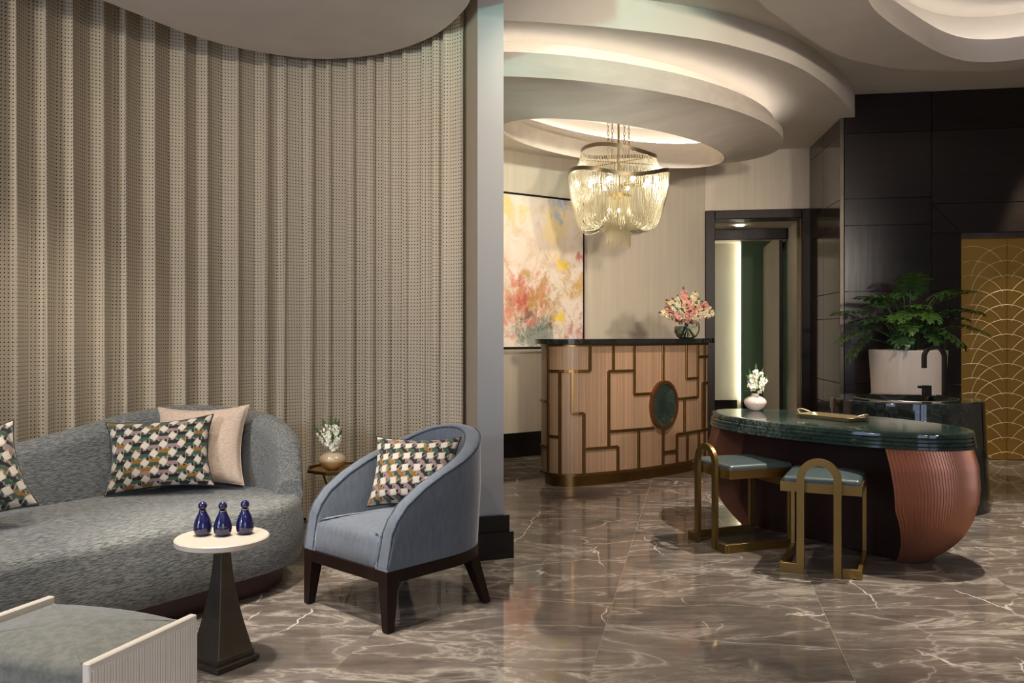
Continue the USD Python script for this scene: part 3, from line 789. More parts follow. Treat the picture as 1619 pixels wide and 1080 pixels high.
cor = struct('wall_corridor', label='softly lit corridor wall seen through the doorway')
part(cor, 'back_face', box(1.6, 5.6, 13.3, 13.4, 0, 2.7), plaster, smooth=False)
part(cor, 'corridor_left', box(1.5, 1.62, 10.6, 13.4, 0, 2.7), plaster, smooth=False)
part(cor, 'corridor_right', box(5.5, 5.6, 10.2, 13.4, 0, 2.7), plaster, smooth=False)
part(cor, 'corridor_ceiling', box(1.5, 5.6, 10.72, 13.4, 2.6, 2.7), plaster, smooth=False)
part(cor, 'green_panel', box(3.50, 5.5, 12.98, 13.06, 0, 2.6), olive_wall, smooth=False)
part(cor, 'light_slot', box(3.592, 3.602, 13.255, 13.285, 0.16, 2.58), led_slot, smooth=False)
b = struct('baseboard_corridor')
part(b, 'board', box(1.65, 3.5, 13.27, 13.3, 0, 0.16), black_gloss, smooth=False)
part(b, 'board', box(3.5, 5.5, 12.95, 12.98, 0, 0.16), black_gloss, smooth=False)
# open glazed door leaf
hx, hy = vw1 - 0.06, 1.0
leaf_w, lr = 0.92, math.radians(80.0)
gd = uniq(d1, 'door_leaf')
lf = []
A = lambda x0, x1, z0, z1, th=0.02: mv(box(x0, x1, -th, th, z0, z1, 0.003), (hx - 0.02, hy, 0), lr)
part(d1, 'leaf_stile', A(0, 0.05, 0.01, 2.36), dark_wood, smooth=False)
part(d1, 'leaf_stile', A(leaf_w - 0.05, leaf_w, 0.01, 2.36), dark_wood, smooth=False)
part(d1, 'leaf_rail', A(0.05, leaf_w - 0.05, 2.28, 2.36), dark_wood, smooth=False)
part(d1, 'leaf_rail', A(0.05, leaf_w - 0.05, 0.01, 0.16), dark_wood, smooth=False)
part(d1, 'leaf_glass', A(0.05, leaf_w - 0.05, 0.16, 2.28, 0.004), pane_glass, smooth=False)

# curtain
cpath = spline([(-3.5, 1.4), (-3.3, 2.4), (-3.0, 3.4), (-2.72, 4.05), (-2.46, 4.52), (-2.12, 4.98), (-1.72, 5.32), (-1.34, 5.43), (-.95, 5.38), (-.62, 5.19), (-.40, 4.95), (-.285, 4.735)], 40, False)[:, :2]
sl_ = np.r_[0, np.cumsum(np.linalg.norm(np.diff(cpath, axis=0), axis=1))]
N = 1400
ss = np.linspace(0, sl_[-1], N)
cx_ = np.c_[np.interp(ss, sl_, cpath[:, 0]), np.interp(ss, sl_, cpath[:, 1])]
tt = np.gradient(cx_, axis=0); tt /= np.linalg.norm(tt, axis=1, keepdims=True)
nn = np.c_[tt[:, 1], -tt[:, 0]]
crng = np.random.default_rng(5)
ph, folds = 0.0, [0.0]
while folds[-1] < sl_[-1] + 0.3:
    folds.append(folds[-1] + crng.uniform(0.11, 0.20))
phase = np.interp(ss, folds, np.arange(len(folds)) * 2 * PI)
amp = np.interp(ss, folds, crng.uniform(0.026, 0.050, len(folds)))
zz = np.linspace(0.02, 3.35, 24)
P = np.zeros((N, len(zz), 3))
skew = crng.uniform(-1, 1, len(folds))
for q, z in enumerate(zz):
    t = z / 3.35
    drift = np.interp(ss, folds, skew) * 0.35 * (1 - t) + 0.25 * np.sin(ss * 3.1 + z * 0.6) * (1 - t)
    w_ = 2 * ((1 + np.sin(phase + drift)) / 2) ** 2.0 - .85
    wv = amp * (0.85 + 0.3 * (1 - t)) * w_
    lateral = amp * 0.75 * np.sin(2 * (phase + drift) + 0.6)
    P[:, q, :2] = cx_ + nn * wv[:, None] + tt * lateral[:, None]
    P[:, q, 2] = z
mid = P[:, 12, :2]
al = np.r_[0, np.cumsum(np.linalg.norm(np.diff(mid, axis=0), axis=1))]
uv = np.stack([np.repeat(al[:, None], len(zz), 1), P[:, :, 2]], -1).reshape(-1, 2)
ct = thing('curtain', 'tall beige pleated curtain with a fine grid of dark dots behind the sofa', 'curtain')
part(ct, 'cloth', grid(P), curtain_cloth, smooth=True, uv=uv)
part(ct, 'track', tube(np.c_[cpath[::6], np.full(len(cpath[::6]), 3.37)], 0.012, 6), steel)

# ================================================================ lounge
# ---- sofa
SL, SR = (-1.8136, 3.6976, 0.0), math.atan2(0.821, 0.571)
sofa = thing('sofa', 'large curved grey chenille sofa on a dark plinth in front of the curtain', 'sofa', SL, SR)
th = np.linspace(-PI / 2, PI / 2, 28)
s_out = np.vstack([[(-1.6, -.50), (-1.0, -.50), (-.3, -.50)], np.c_[.494 + .52 * np.cos(th), .02 + .52 * np.sin(th)], [(-.3, .54), (-1.0, .52), (-1.6, .47)]])
ins = np.array(Polygon(s_out).buffer(-0.09).exterior.coords)[:-1]
part(sofa, 'plinth', prism(ccw(ins), 0, 0.115), plinth_wood, smooth=35)
part(sofa, 'seat_base', pad(s_out, 0.112, 0.41, 0.045, 0.018, n=200, bulge=0.012, rb=0.02), chenille, smooth=50)
# back: swept round the rear and the right-hand end
bp = np.vstack([[(-1.6, .47), (-1.2, .51), (-.8, .53), (-.3, .54), (.2, .54)], np.c_[.494 + .52 * np.cos(th), .02 + .52 * np.sin(th)][::-1][:27]])
bp = spline(bp, 5)
L = np.r_[0, np.cumsum(np.linalg.norm(np.diff(bp, axis=0), axis=1))]
st = np.linspace(0, L[-1], 130)
bq = np.c_[np.interp(st, L, bp[:, 0]), np.interp(st, L, bp[:, 1])]
ang = np.arctan2(bq[:, 1] - .02, bq[:, 0] - .494)
hk = np.interp(np.where(bq[:, 0] < .45, bq[:, 0], .45 + (PI / 2 - ang)), [-1.6, -1.0, -.55, -.18, .16, .45, .85, 1.3, 1.65, 1.95, 2.2, 2.45, 2.6, 2.70, 2.78, 2.84], [.46, .54, .61, .686, .745, .80, .822, .815, .80, .785, .762, .72, .67, .61, .53, .45])
keep = .45 + (PI / 2 - ang) < 2.86
keep |= bq[:, 0] < .45
bq, hk = bq[keep], hk[keep]
tb = np.gradient(bq, axis=0); tb /= np.linalg.norm(tb, axis=1, keepdims=True)
nb = np.c_[tb[:, 1], -tb[:, 0]]      # towards the inside
rings = []
for i in range(len(bq)):
    h = hk[i]
    wdt = 0.17 if i < len(bq) - 14 else 0.17 * (0.62 + 0.38 * (len(bq) - 1 - i) / 14)
    r = min(0.075, max(0.012, (h - .40) * 0.5), wdt / 2)
    sec = [(0.0, .36), (-.006, .36 + (h - .36) * .5), (0.0, h - r)]
    sec += [(r - r * math.cos(a), h - r + r * math.sin(a)) for a in np.linspace(0.2, PI / 2, 5)]
    sec += [(wdt - r + r * math.sin(a), h - r + r * math.cos(a)) for a in np.linspace(0.0, PI / 2 - .2, 5)]
    sec += [(wdt, h - r), (wdt + .02, .36 + (h - .36) * .4), (wdt + .015, .36)]
    sec = np.array(sec)
    rings.append(np.c_[bq[i] + nb[i] * sec[:, :1], sec[:, 1]] if False else np.c_[bq[i][0] + nb[i][0] * sec[:, 0], bq[i][1] + nb[i][1] * sec[:, 0], sec[:, 1]])
part(sofa, 'backrest', loft(rings), chenille, smooth=50)


# ---- cushions
def pattern_colors(u, v):
    """interlaced short bars between pale rounded diamonds; u, v in cells"""
    pal = np.array([lin(c) for c in ((20, 22, 20), (52, 76, 58), (124, 88, 30), (130, 108, 104), (28, 34, 30), (44, 66, 50))])
    col = np.tile(lin((150, 128, 122)), (len(u), 1)).astype(float)
    i, j = np.floor(u + .5).astype(int), np.floor(v + .5).astype(int)
    hsh = lambda a, b, k: ((a * 73856093) ^ (b * 19349663) ^ (k * 83492791)) % 6
    for di in (-1, 0, 1):
        for dj in (-1, 0, 1):
            a, b = i + di, j + dj
            odd = (a + b) % 2 != 0
            x, y = u - a, v - b
            for k, (cx, cy, hw, hh) in enumerate(((-.30, .10, .15, .66), (.30, -.10, .15, .66))):
                r = odd & (np.abs(x - cx) < hw) & (np.abs(y - cy) < hh)
                col[r] = pal[hsh(a, b, k)][r] if False else pal[hsh(a[r], b[r], k)]
    for di in (-1, 0, 1):
        for dj in (-1, 0, 1):
            a, b = i + di, j + dj
            odd = (a + b) % 2 != 0
            x, y = u - a, v - b
            for k, (cx, cy, hw, hh) in enumerate(((.14, .20, .62, .18), (-.14, -.20, .62, .18))):
                r = odd & (np.abs(x - cx) < hw) & (np.abs(y - cy) < hh)
                col[r] = pal[hsh(a[r], b[r], k + 7)]
    for di in (-1, 0, 1):
        for dj in (-1, 0, 1):
            a, b = i + di, j + dj
            x, y = u - a, v - b
            r = ((a + b) % 2 == 0) & ((np.abs(x) / .47) ** 1.3 + (np.abs(y) / .45) ** 1.3 < 1)
            col[r] = lin((188, 178, 160))
    return col


def pillow(w, h, t, n=60, seed=0, corner=0.13):
    """front and back of a cushion standing in the xz plane, base on z = 0, front towards -y"""
    s = np.linspace(-1, 1, n)
    S, R = np.meshgrid(s, s, indexing='ij')
    px = w / 2 * S * (1 - corner * (1 - R ** 2) * np.abs(S) ** 2)
    pz = h / 2 * R * (1 - corner * (1 - S ** 2) * np.abs(R) ** 2)
    prof = ((1 - S ** 2) * (1 - R ** 2))
    d = t / 2 * np.maximum(prof, 0) ** 0.42
    d = d + 0.006 * (meshkit.fbm(np.stack([S * 2.2 + seed, R * 2.2, S * 0], -1), 3, seed) - .5) * np.minimum(1, prof * 4)
    out, uvs = [], []
    for sg in (-1, 1):
        out.append(np.stack([px, sg * d, pz + h / 2], -1))
    F = grid(out[0])
    B = grid(out[1][::-1])
    uvc = np.vstack([np.c_[S.ravel(), R.ravel()], np.c_[S[::-1].ravel(), R[::-1].ravel()]])
    m = T(np.vstack([F.vertices, B.vertices]), np.vstack([F.faces, B.faces + len(F.vertices)]))
    m.fix_normals() if False else None
    return m, uvc


def lean(m, tilt, roll=0.0):
    m = m.copy()
    m.apply_transform(trimesh.transformations.rotation_matrix(roll, (0, 1, 0)))
    m.apply_transform(trimesh.transformations.rotation_matrix(-tilt, (1, 0, 0)))
    return m


def cushion(label, loc, rot, w, h, t, tilt, material, pattern=None, roll=0.0, seed=0, n=60, group=None):
    m, uvc = pillow(w, h, t, n, seed)
    m = lean(m, tilt, roll)
    lo_ = m.vertices[:, 2].min()
    m.apply_translation((0, 0, -lo_))
    p = thing('cushion', label, 'cushion', loc, rot, group)
    col = None
    if pattern is not None:
        cells, pr = pattern
        u, v = uvc[:, 0] * w / 2 / cells, uvc[:, 1] * h / 2 / cells
        c, s = math.cos(pr), math.sin(pr)
        col = pattern_colors(u * c - v * s + 40.3, u * s + v * c + 40.2)
    part(p, 'cover', m, material, smooth=True, color=col)
    e = np.linspace(-1, 1, 40)
    co = 0.13
    edge = [(w / 2 * a, 0, h / 2 * -1 * (1 - co * (1 - a ** 2)) + h / 2) for a in e] + [(w / 2 * (1 - co * (1 - a ** 2)), 0, h / 2 * a + h / 2) for a in e] + \
           [(w / 2 * -a, 0, h / 2 * (1 - co * (1 - a ** 2)) + h / 2) for a in e] + [(-w / 2 * (1 - co * (1 - a ** 2)), 0, -h / 2 * a + h / 2) for a in e]
    sm = lean(tube(np.array(edge), 0.0035, 6, True), tilt, roll)
    sm.apply_translation((0, 0, -lo_))
    part(p, 'seam', sm, dark_seam if pattern is not None else material, smooth=60)
    return p


dark_seam = pbr('dark_seam', (46, 42, 36), 0.9)


def W(px, z, zd=None, y=None):
    """plan point seen at picture column px and depth y (used only to lay out measured positions)"""
    return ((px - 809.5) / FPX * y, y, z)


cushion('cream linen cushion leaning on the right end of the grey sofa', (-1.575, 4.27, .427), SR - 0.98, .47, .41, .15, .30, linen_cream, roll=-.03, seed=3)
cushion('green and mustard geometric patterned cushion in front of the cream one on the sofa', (-1.69, 4.10, .427), SR - 0.80, .50, .355, .15, .32, pattern_fabric, (.042, .0), roll=-.07, seed=1, n=170)
cushion('green and mustard patterned cushion cut off by the left edge of the photo', (-2.065, 3.27, .427), SR - 0.3, .46, .36, .16, .34, pattern_fabric, (.046, .6), roll=-.2, seed=2, n=150)

# ---- armchair
AX, AR_ = np.array((0.733, -0.681)), math.atan2(-0.681, 0.733)
ac = thing('armchair', 'blue velvet tub armchair with dark tapered wooden legs beside the partition', 'armchair', (-0.505, 3.8175, 0), AR_)


def ushape(hw, yf, yc, ry, n=40):
    a = np.linspace(0, PI, n)
    return np.vstack([[(hw, yf + (yc - yf) * k / 14) for k in range(14)], np.c_[hw * np.cos(a), yc + ry * np.sin(a)], [(-hw, yc - (yc - yf) * k / 14) for k in range(1, 15)]])


so = ushape(.29, -.30, .05, .34)
YT = [-.30, -.297, -.285, -.25, -.20, -.10, .0, .12, .24, .34, .39]
HT_ = [.262, .33, .385, .452, .506, .568, .612, .655, .703, .748, .765]
ts = np.gradient(so, axis=0); ts /= np.linalg.norm(ts, axis=1, keepdims=True)
ns = np.c_[-ts[:, 1], ts[:, 0]]       # inside
rings, top_o, top_i = [], [], []
for i, p in enumerate(so):
    h = float(np.interp(p[1], YT, HT_))
    t = .066 + .012 * max(0, p[1] / .39)
    fl = .028 * (h - .25) * 1.0
    r = min(.026, (h - .245) * .45)
    sec = [(0, .245), (-fl * .8 - .004, .245 + (h - .245) * .55), (-fl, h - r)] + [(-fl + r - r * math.cos(a), h - r + r * math.sin(a)) for a in (.5, 1.0, PI / 2)] + \
          [(-fl + t - r + r * math.sin(a), h - r + r * math.cos(a)) for a in (0, .6, 1.1)] + [(t - fl, h - r), (t + .01, .245 + (h - .245) * .5), (t + .012, .245)]
    sec = np.array(sec)
    rings.append(np.c_[p[0] + ns[i][0] * sec[:, 0], p[1] + ns[i][1] * sec[:, 0], sec[:, 1]])
    top_o.append((*(p + ns[i] * (-fl + r * .12)), h - r * .42))
    top_i.append((*(p + ns[i] * (-fl + t - r * .12)), h - r * .42))
part(ac, 'backrest', loft(rings), velvet_blue, smooth=50)
welt = fabric('velvet_welt', (58, 64, 72), (74, 80, 90), (60, 60, 60))
part(ac, 'piping', tube(np.array(top_o), 0.0042, 6), welt)
part(ac, 'piping', tube(np.array(top_i), 0.0042, 6), welt)
inn = ushape(.226, -.288, .05, .26, 24)
part(ac, 'seat', pad(inn, .245, .385, .05, .028, n=140, bulge=.006), velvet_blue, smooth=50)
fr = np.vstack([ushape(.292, -.302, .05, .342, 40)])
part(ac, 'seat_frame', prism(ccw(fr), .196, .246), dark_wood, smooth=35)
for x, y, bx, by in ((.262, -.272, .276, -.284), (-.262, -.272, -.276, -.284), (.21, .235, .29, .255), (-.21, .235, -.29, .255)):
    top, bot = .029, .017
    sq = lambda c, hfs, z: [(c[0] - hfs, c[1] - hfs, z), (c[0] + hfs, c[1] - hfs, z), (c[0] + hfs, c[1] + hfs, z), (c[0] - hfs, c[1] + hfs, z)]
    part(ac, 'leg', trimesh.convex.convex_hull(np.array(sq((bx, by), bot, 0.004) + sq((x, y), top, .2))), dark_wood, smooth=False)
    # small glide
cushion('white and mustard patterned cushion standing in the blue armchair', (-0.462, 3.845, .408), -.28, .42, .33, .15, .40, pattern_fabric, (.040, .75), roll=-.03, seed=4, n=150)

# ---- ottoman
ot = thing('ottoman', 'grey velvet ottoman with white fluted side panels in the left foreground', 'ottoman', (-1.1115, 2.4255, 0), math.atan2(-.322, .946))
wO, dO_ = .525, .375
for x0, sgn in ((-wO / 2 - .0, -1), (wO / 2, 1)):
    ys = np.linspace(-dO_, 0, 181)
    rib = 0.0022 * np.abs(np.sin(np.arange(181) * PI / 4.5))
    core_b = box(min(x0, x0 - sgn * .022), max(x0, x0 - sgn * .022), -dO_, 0, 0.02, .43, .003)
    pts = np.vstack([np.c_[x0 + sgn * rib, ys], [(x0 - sgn * .002, 0), (x0 - sgn * .002, -dO_)]])
    part(ot, 'side_panel', [core_b, prism(ccw(pts), .03, .412)], white_lacquer, smooth=False)
e = np.linspace(-1, 1, 25)
cu = np.vstack([np.c_[e * (wO / 2 - .023), -dO_ + .012 - .012 * (1 - e ** 2)], np.c_[-e * (wO / 2 - .023), -.012 + .03 * (1 - e ** 2)]])
part(ot, 'seat', pad(cu, .03, .418, .028, .020, n=140), velvet_grey, smooth=50)

# ---- side table and bottles
stt = thing('side_table', 'small round cream topped table on a flared bronze pedestal beside the ottoman', 'side table', (-1.056, 3.112, 0), math.radians(56.7))
part(stt, 'tabletop', lathe([(0, .437), (.160, .437), (.166, .441), (.166, .457), (.162, .461), (0, .461)], 72), tabletop_cream, smooth=40)
rings = []
for z in np.linspace(.045, .437, 18):
    t = (z - .045) / .392
    hw = .022 + (.0775 - .022) * (1 - t) ** 1.75 if True else 0
    ch = .003
    rings.append([(-hw + ch, -hw, z), (hw - ch, -hw, z), (hw, -hw + ch, z), (hw, hw - ch, z), (hw - ch, hw, z), (-hw + ch, hw, z), (-hw, hw - ch, z), (-hw, -hw + ch, z)])
part(stt, 'pedestal', loft(np.array(rings)), bronze_dark, smooth=25)
part(stt, 'foot_plate', [box(-.0935, .0935, -.0935, .0935, .006, .024, .002), box(-.079, .079, -.079, .079, .022, .046, .001), box(-.085, .085, -.085, .085, 0, .007)], bronze_dark, smooth=False)


def bottle(label, x, y, rot, src=None):
    if src:
        return copy(src, 'bottle', label, 'bottle', (x, y, .461), rot, 'blue bottles on the side table')
    b_ = thing('bottle', label, 'bottle', (x, y, .461), rot, 'blue bottles on the side table')
    part(b_, 'body', lathe([(0, 0.001), (.018, 0.0), (.0255, .004), (.0305, .014), (.0325, .026), (.0318, .038), (.028, .054), (.0215, .070), (.0152, .082), (.0128, .089), (.0135, .094), (0, .094)], 40), cobalt, smooth=60)
    part(b_, 'neck_ring', mv(trimesh.creation.torus(.0128, .0016, 28, 8), (0, 0, .0915)), steel, smooth=60)
    s_ = trimesh.creation.icosphere(3, .0158)
    part(b_, 'stopper', mv(s_, (0, 0, .1085), s=(1, 1, .94)) if False else mv(s_, (0, 0, .1085)), cobalt, smooth=60)
    return b_


b1 = bottle('cobalt blue glazed bottle with ball stopper, left of the three on the side table', -1.131, 3.122, 0)
b2 = bottle('cobalt blue glazed bottle with copper lettering, middle of the three', -1.056, 3.118, 0, None)
b3 = bottle('cobalt blue glazed bottle with ball stopper, right of the three on the side table', -.984, 3.146, .4, b1)
txt = meshkit.text_mesh('CLEARVO', .0046, .0016)
tx0, tx1 = txt.bounds[0][0], txt.bounds[1][0]
tv_ = txt.vertices.copy()
ph_ = (tv_[:, 0] - (tx0 + tx1) / 2) / .0325 - PI / 2 + .34
rr_ = .0318 + tv_[:, 2]
txt = T(np.c_[rr_ * np.cos(ph_), rr_ * np.sin(ph_), .0335 + tv_[:, 1]], txt.faces)
part(b2, 'lettering', txt, bottle_print, smooth=False, label='small copper coloured lettering')

# ---- flowers
def blossom(r, rg):
    ms = []
    k = 4
    for q in range(k):
        a = 2 * PI * q / k + rg.uniform(-.3, .3)
        m = trimesh.creation.icosphere(1, 1.0)
        m.apply_scale((r * .62, r * .5, r * .26))
        m = mv(m, (r * .5, 0, r * .15 * rg.uniform(-1, 1)), ry=-.5 + rg.uniform(-.3, .3))
        ms.append(mv(m, rz=a))
    return trimesh.util.concatenate(ms)


def facing(m, d, loc):
    d = np.asarray(d, float) / np.linalg.norm(d)
    m = m.copy()
    m.apply_transform(trimesh.geometry.align_vectors((0, 0, 1.0), d))
    m.apply_translation(loc)
    return m


def bouquet(parent, z0, spikes, rg, br, ln, mats, tip=0.045, whorl=4):
    """snapdragon spikes: (direction, height of lowest flower, length, material index)"""
    for q, (dx, dy, up, l0, l1, mi) in enumerate(spikes):
        d = np.array((dx, dy, up), float); d /= np.linalg.norm(d)
        P = [np.array((0, 0, z0)) + d * t + np.array((0, 0, -.35 * (dx * dx + dy * dy) * t * t)) for t in np.linspace(0, l1, 10)]
        part(parent, 'stem', tube(np.array(P), np.linspace(.0028, .0016, 10), 6), stem_green)
        ms = []
        t = l0
        while t < l1 - .012:
            c = np.array((0, 0, z0)) + d * t + np.array((0, 0, -.35 * (dx * dx + dy * dy) * t * t))
            sc = 1 - .45 * (t - l0) / (l1 - l0)
            for w_ in range(whorl):
                a = rg.uniform(0, 2 * PI)
                e1_ = np.cross(d, (0.3, .2, 1)); e1_ /= np.linalg.norm(e1_)
                e2_ = np.cross(d, e1_)
                o = e1_ * math.cos(a) + e2_ * math.sin(a)
                ms.append(facing(blossom(br * sc * rg.uniform(.8, 1.15), rg), o + d * .35 + rg.normal(0, .2, 3), c + o * br * sc * .95))
            t += br * (1.05 if whorl == 4 else .8)
        part(parent, 'flower_spike', ms, mats[mi], smooth=60, kind='stuff')
        tipm = []
        for s_ in range(8):
            tt_ = l1 - .012 + tip * s_ / 8
            c = np.array((0, 0, z0)) + d * tt_ + np.array((0, 0, -.35 * (dx * dx + dy * dy) * tt_ * tt_))
            r_ = .0062 * (1 - s_ / 9)
            for w_ in range(3):
                a = w_ * 2.1 + s_
                g_ = trimesh.creation.icosphere(1, r_)
                g_.apply_translation(c + r_ * .7 * np.array((math.cos(a), math.sin(a), 0)))
                tipm.append(g_)
        part(parent, 'bud_tip', tipm, sprig_green, smooth=60)


def sprigs(parent, z0, n, rg, spread, size):
    for q in range(n):
        a, e_ = rg.uniform(0, 2 * PI), rg.uniform(.2, .9)
        L_ = size * rg.uniform(.8, 1.3)
        s = np.linspace(0, 1, 7)
        wv = L_ * .22 * np.sin(PI * s ** .8)
        base = np.array([np.zeros(7), s * L_, 0.3 * L_ * (s - s * s * 1.2)]).T
        P = np.stack([base + np.c_[-wv, 0 * wv, wv * .3], base, base + np.c_[wv, 0 * wv, wv * .3]], 1)
        m = grid(P)
        m = mv(m, (0, spread, 0), rx=e_)
        part(parent, 'leaf', mv(m, (0, 0, z0), rz=a), leaf_mats[q % 2], smooth=60)


bowl_prof = [(0, .0), (.030, 0.0), (.034, .004), (.055, .020), (.070, .042), (.0725, .056), (.066, .072), (.048, .086), (.030, .093), (.023, .099), (.024, .108), (.027, .112), (.023, .111), (.019, .103), (.0, .098)]
rg = np.random.default_rng(21)
# brass occasional table behind the armchair
bt = thing('tray_table', 'small octagonal brass tray table half hidden behind the blue armchair', 'side table', (-.915, 4.56, 0), .2)
oc = ell(.185, .185, 8, t=PI / 8)
part(bt, 'tray', prism(Polygon(ccw(oc)).buffer(0), .470, .474), brass_aged, smooth=False)
part(bt, 'rim', prism(Polygon(ccw(oc), [ccw(oc * .955)]), .470, .486), brass_aged, smooth=False)
mesh_lines = []
for t in np.linspace(-.15, .15, 17):
    hl = math.sqrt(.155 ** 2 - t * t * .9)
    mesh_lines += [box(t - .001, t + .001, -hl, hl, .474, .4755), box(-hl, hl, t - .001, t + .001, .474, .4755)]
part(bt, 'lattice', mesh_lines, brass_bright, smooth=False, kind='stuff')
for a in range(3):
    an = a * 2.094 + .5
    part(bt, 'leg', tube([(.15 * math.cos(an), .15 * math.sin(an), .0), (.03 * math.cos(an), .03 * math.sin(an), .25), (.12 * math.cos(an), .12 * math.sin(an), .470)], .006, 8), brass_bright)
va = thing('vase', 'squat amber glazed vase of white snapdragons on the brass tray table', 'vase', (-.952, 4.53, .475), 0)
amber = mat('amber_glaze', {'tc': ('texture_coordinate', {}), 's': ('separate_xyz', {}), 'mr': ('map_range', {'from_min': .01, 'from_max': .075, 'clamp': True}),
                            'r': ('rgb_ramp', {'ramp': [(0, lin((186, 146, 92))), (.55, lin((190, 160, 116))), (1, lin((178, 160, 134)))]}), 'p': ('principled_bsdf', {'roughness': .22, 'coat_weight': .4})},
            [('tc.object', 's.vector'), ('s.z', 'mr.value'), ('mr.result', 'r.fac'), ('r.color', 'p.base_color')])
part(va, 'body', lathe(bowl_prof, 48), amber, smooth=60)
bouquet(va, .10, [(-.30, -.05, 1, .035, .155, 0), (-.02, -.15, 1, .03, .16, 0), (.22, -.1, 1, .03, .15, 0), (.05, .2, 1, .03, .15, 0), (-.55, -.1, .8, .05, .135, 0), (.38, -.25, .8, .03, .115, 0), (.1, -.45, .8, .03, .10, 0)], rg, .0165, .1, [petal_white])
sprigs(va, .105, 6, rg, .01, .045)

# ================================================================ reception
# ---- painting
PW0, PW1 = -.78, .968
pc = wall_at((PW0 + PW1) / 2) - NW * 0.03
pt = thing('painting', 'large framed abstract painting in cream, yellow and red brushwork behind the counter', 'painting', (pc[0], pc[1], 0), math.atan2(DW[1], DW[0]))
hw = (PW1 - PW0) / 2
cv = grid(np.stack(np.meshgrid(np.linspace(-hw + .012, hw - .012, 40), [-.012], np.linspace(1.068, 2.538, 34), indexing='ij'), -1)[:, 0])
cuv = np.c_[(cv.vertices[:, 0] + hw) / (2 * hw), (cv.vertices[:, 2] - 1.06) / 1.48]
part(pt, 'canvas', cv, canvas_paint, smooth=True, uv=cuv)
part(pt, 'stretcher', box(-hw + .012, hw - .012, -.011, .028, 1.068, 2.538), linen_cream, smooth=False)
for nm, bx in (('frame_rail', (-hw, hw, 2.54, 2.556)), ('frame_rail', (-hw, hw, 1.05, 1.066)), ('frame_stile', (-hw, -hw + .01, 1.066, 2.54)), ('frame_stile', (hw - .01, hw, 1.066, 2.54))):
    part(pt, nm, box(bx[0], bx[1], -.022, .028, bx[2], bx[3]), black_metal, smooth=False)

# ---- reception counter
def counter_outline(o):
    half = [(-.64, .38), (-.80, .235), (-.868, .09), (-.862, -.01), (-.80, -.08)] + [(x, -.195 + .09 * (x / .75) ** 2) for x in np.linspace(-.72, .72, 19)] + [(.80, -.08), (.856, -.01), (.85, .08), (.76, .22), (.60, .38)]
    fr_ = spline(half, 6)
    P_ = np.vstack([fr_, spline([(.60, .38), (.4, .44), (.0, .46), (-.4, .44), (-.60, .38)], 6)[1:-1]])
    P_ = ccw(P_)
    return P_ - inward(P_) * o


rc = thing('reception_counter', 'curved wooden reception counter with brass geometric strips and a dark stone top', 'counter', (1.042, 7.226, 0), math.radians(38))
part(rc, 'plinth', prism(counter_outline(0), 0, .085), brass_aged, smooth=35)
part(rc, 'lower_rim', prism(counter_outline(.044), .085, .106), brass_aged, smooth=35)
bo = counter_outline(.030)
bo = np.vstack([bo, bo[:1]])
sb = np.r_[0, np.cumsum(np.linalg.norm(np.diff(bo, axis=0), axis=1))]
i0 = int(np.argmin(np.where(bo[:, 1] < 0, np.abs(bo[:, 0]), 9)))
sb = sb - sb[i0]
zr = np.array([.106, .6, 1.10])
PB = np.stack([np.stack([np.r_[bo[:, 0]], bo[:, 1], np.full(len(bo), z)], -1) for z in zr], 1)
uvb = np.stack([np.repeat(sb[:, None], 3, 1), np.repeat(zr[None], len(bo), 0)], -1).reshape(-1, 2)
part(rc, 'body', grid(PB), veneer, smooth=True, uv=uvb)
part(rc, 'upper_rim', prism(counter_outline(.038), 1.098, 1.116), brass_aged, smooth=35)
part(rc, 'countertop', prism(counter_outline(.092), 1.116, 1.155), black_marble, smooth=35)


def body_at(s, out=0.0):
    x, y = np.interp(s, sb, bo[:, 0]), np.interp(s, sb, bo[:, 1])
    t = np.array((np.interp(s + .01, sb, bo[:, 0]) - np.interp(s - .01, sb, bo[:, 0]), np.interp(s + .01, sb, bo[:, 1]) - np.interp(s - .01, sb, bo[:, 1])))
    t /= np.linalg.norm(t)
    n_ = np.array((t[1], -t[0]))
    return np.array((x, y)) + n_ * out, t, n_


def vstrip(s, z0, z1, w=.024):
    p_, t, n_ = body_at(s)
    m = box(-w / 2, w / 2, -.013, .004, z0, z1, .0015)
    part(rc, 'brass_strip', mv(m, (p_[0], p_[1], 0), math.atan2(t[1], t[0])), brass_aged, smooth=False)


def hstrip(z, s0, s1, h=.022):
    ss_ = np.linspace(s0, s1, max(3, int(abs(s1 - s0) / .03)))
    P_ = np.array([(*body_at(s)[0], z) for s in ss_])
    part(rc, 'brass_strip', sweep([(-.004, -h / 2), (.013, -h / 2), (.013, h / 2), (-.004, h / 2)], P_), brass_aged, smooth=False)


TOPZ, BOTZ = 1.10, .106
for s, a, b_ in ((-1.03, BOTZ, TOPZ), (-.675, .904, TOPZ), (-.92, BOTZ, .904), (-.825, .575, .90), (-.73, BOTZ, .575), (-.454, .90, TOPZ), (-.499, .295, .90), (-.24, .705, TOPZ), (.093, .80, TOPZ), (.093, BOTZ, .40),
                 (-.41, BOTZ, .295), (-.192, BOTZ, .42), (.419, .81, TOPZ), (.605, .643, TOPZ), (.387, .345, .643), (.279, BOTZ, .345), (.432, BOTZ, .345), (.623, BOTZ, .345), (.73, BOTZ, TOPZ), (.692, .345, .76)):
    vstrip(s, a, b_)
for z, a, b_ in ((.904, -1.03, -.675), (.898, -.499, -.24), (.705, -.24, .0), (.575, -.825, -.73), (.392, -1.03, -.92), (.42, -.499, -.02), (.81, .419, .605), (.643, .2, .605), (.345, .279, .78), (.295, -.73, -.41), (.208, .093, .279), (.994, .605, .80), (.76, .692, .80),
                 (.66, -1.22, -1.03), (.30, -1.22, -1.03)):
    hstrip(z, a, b_)
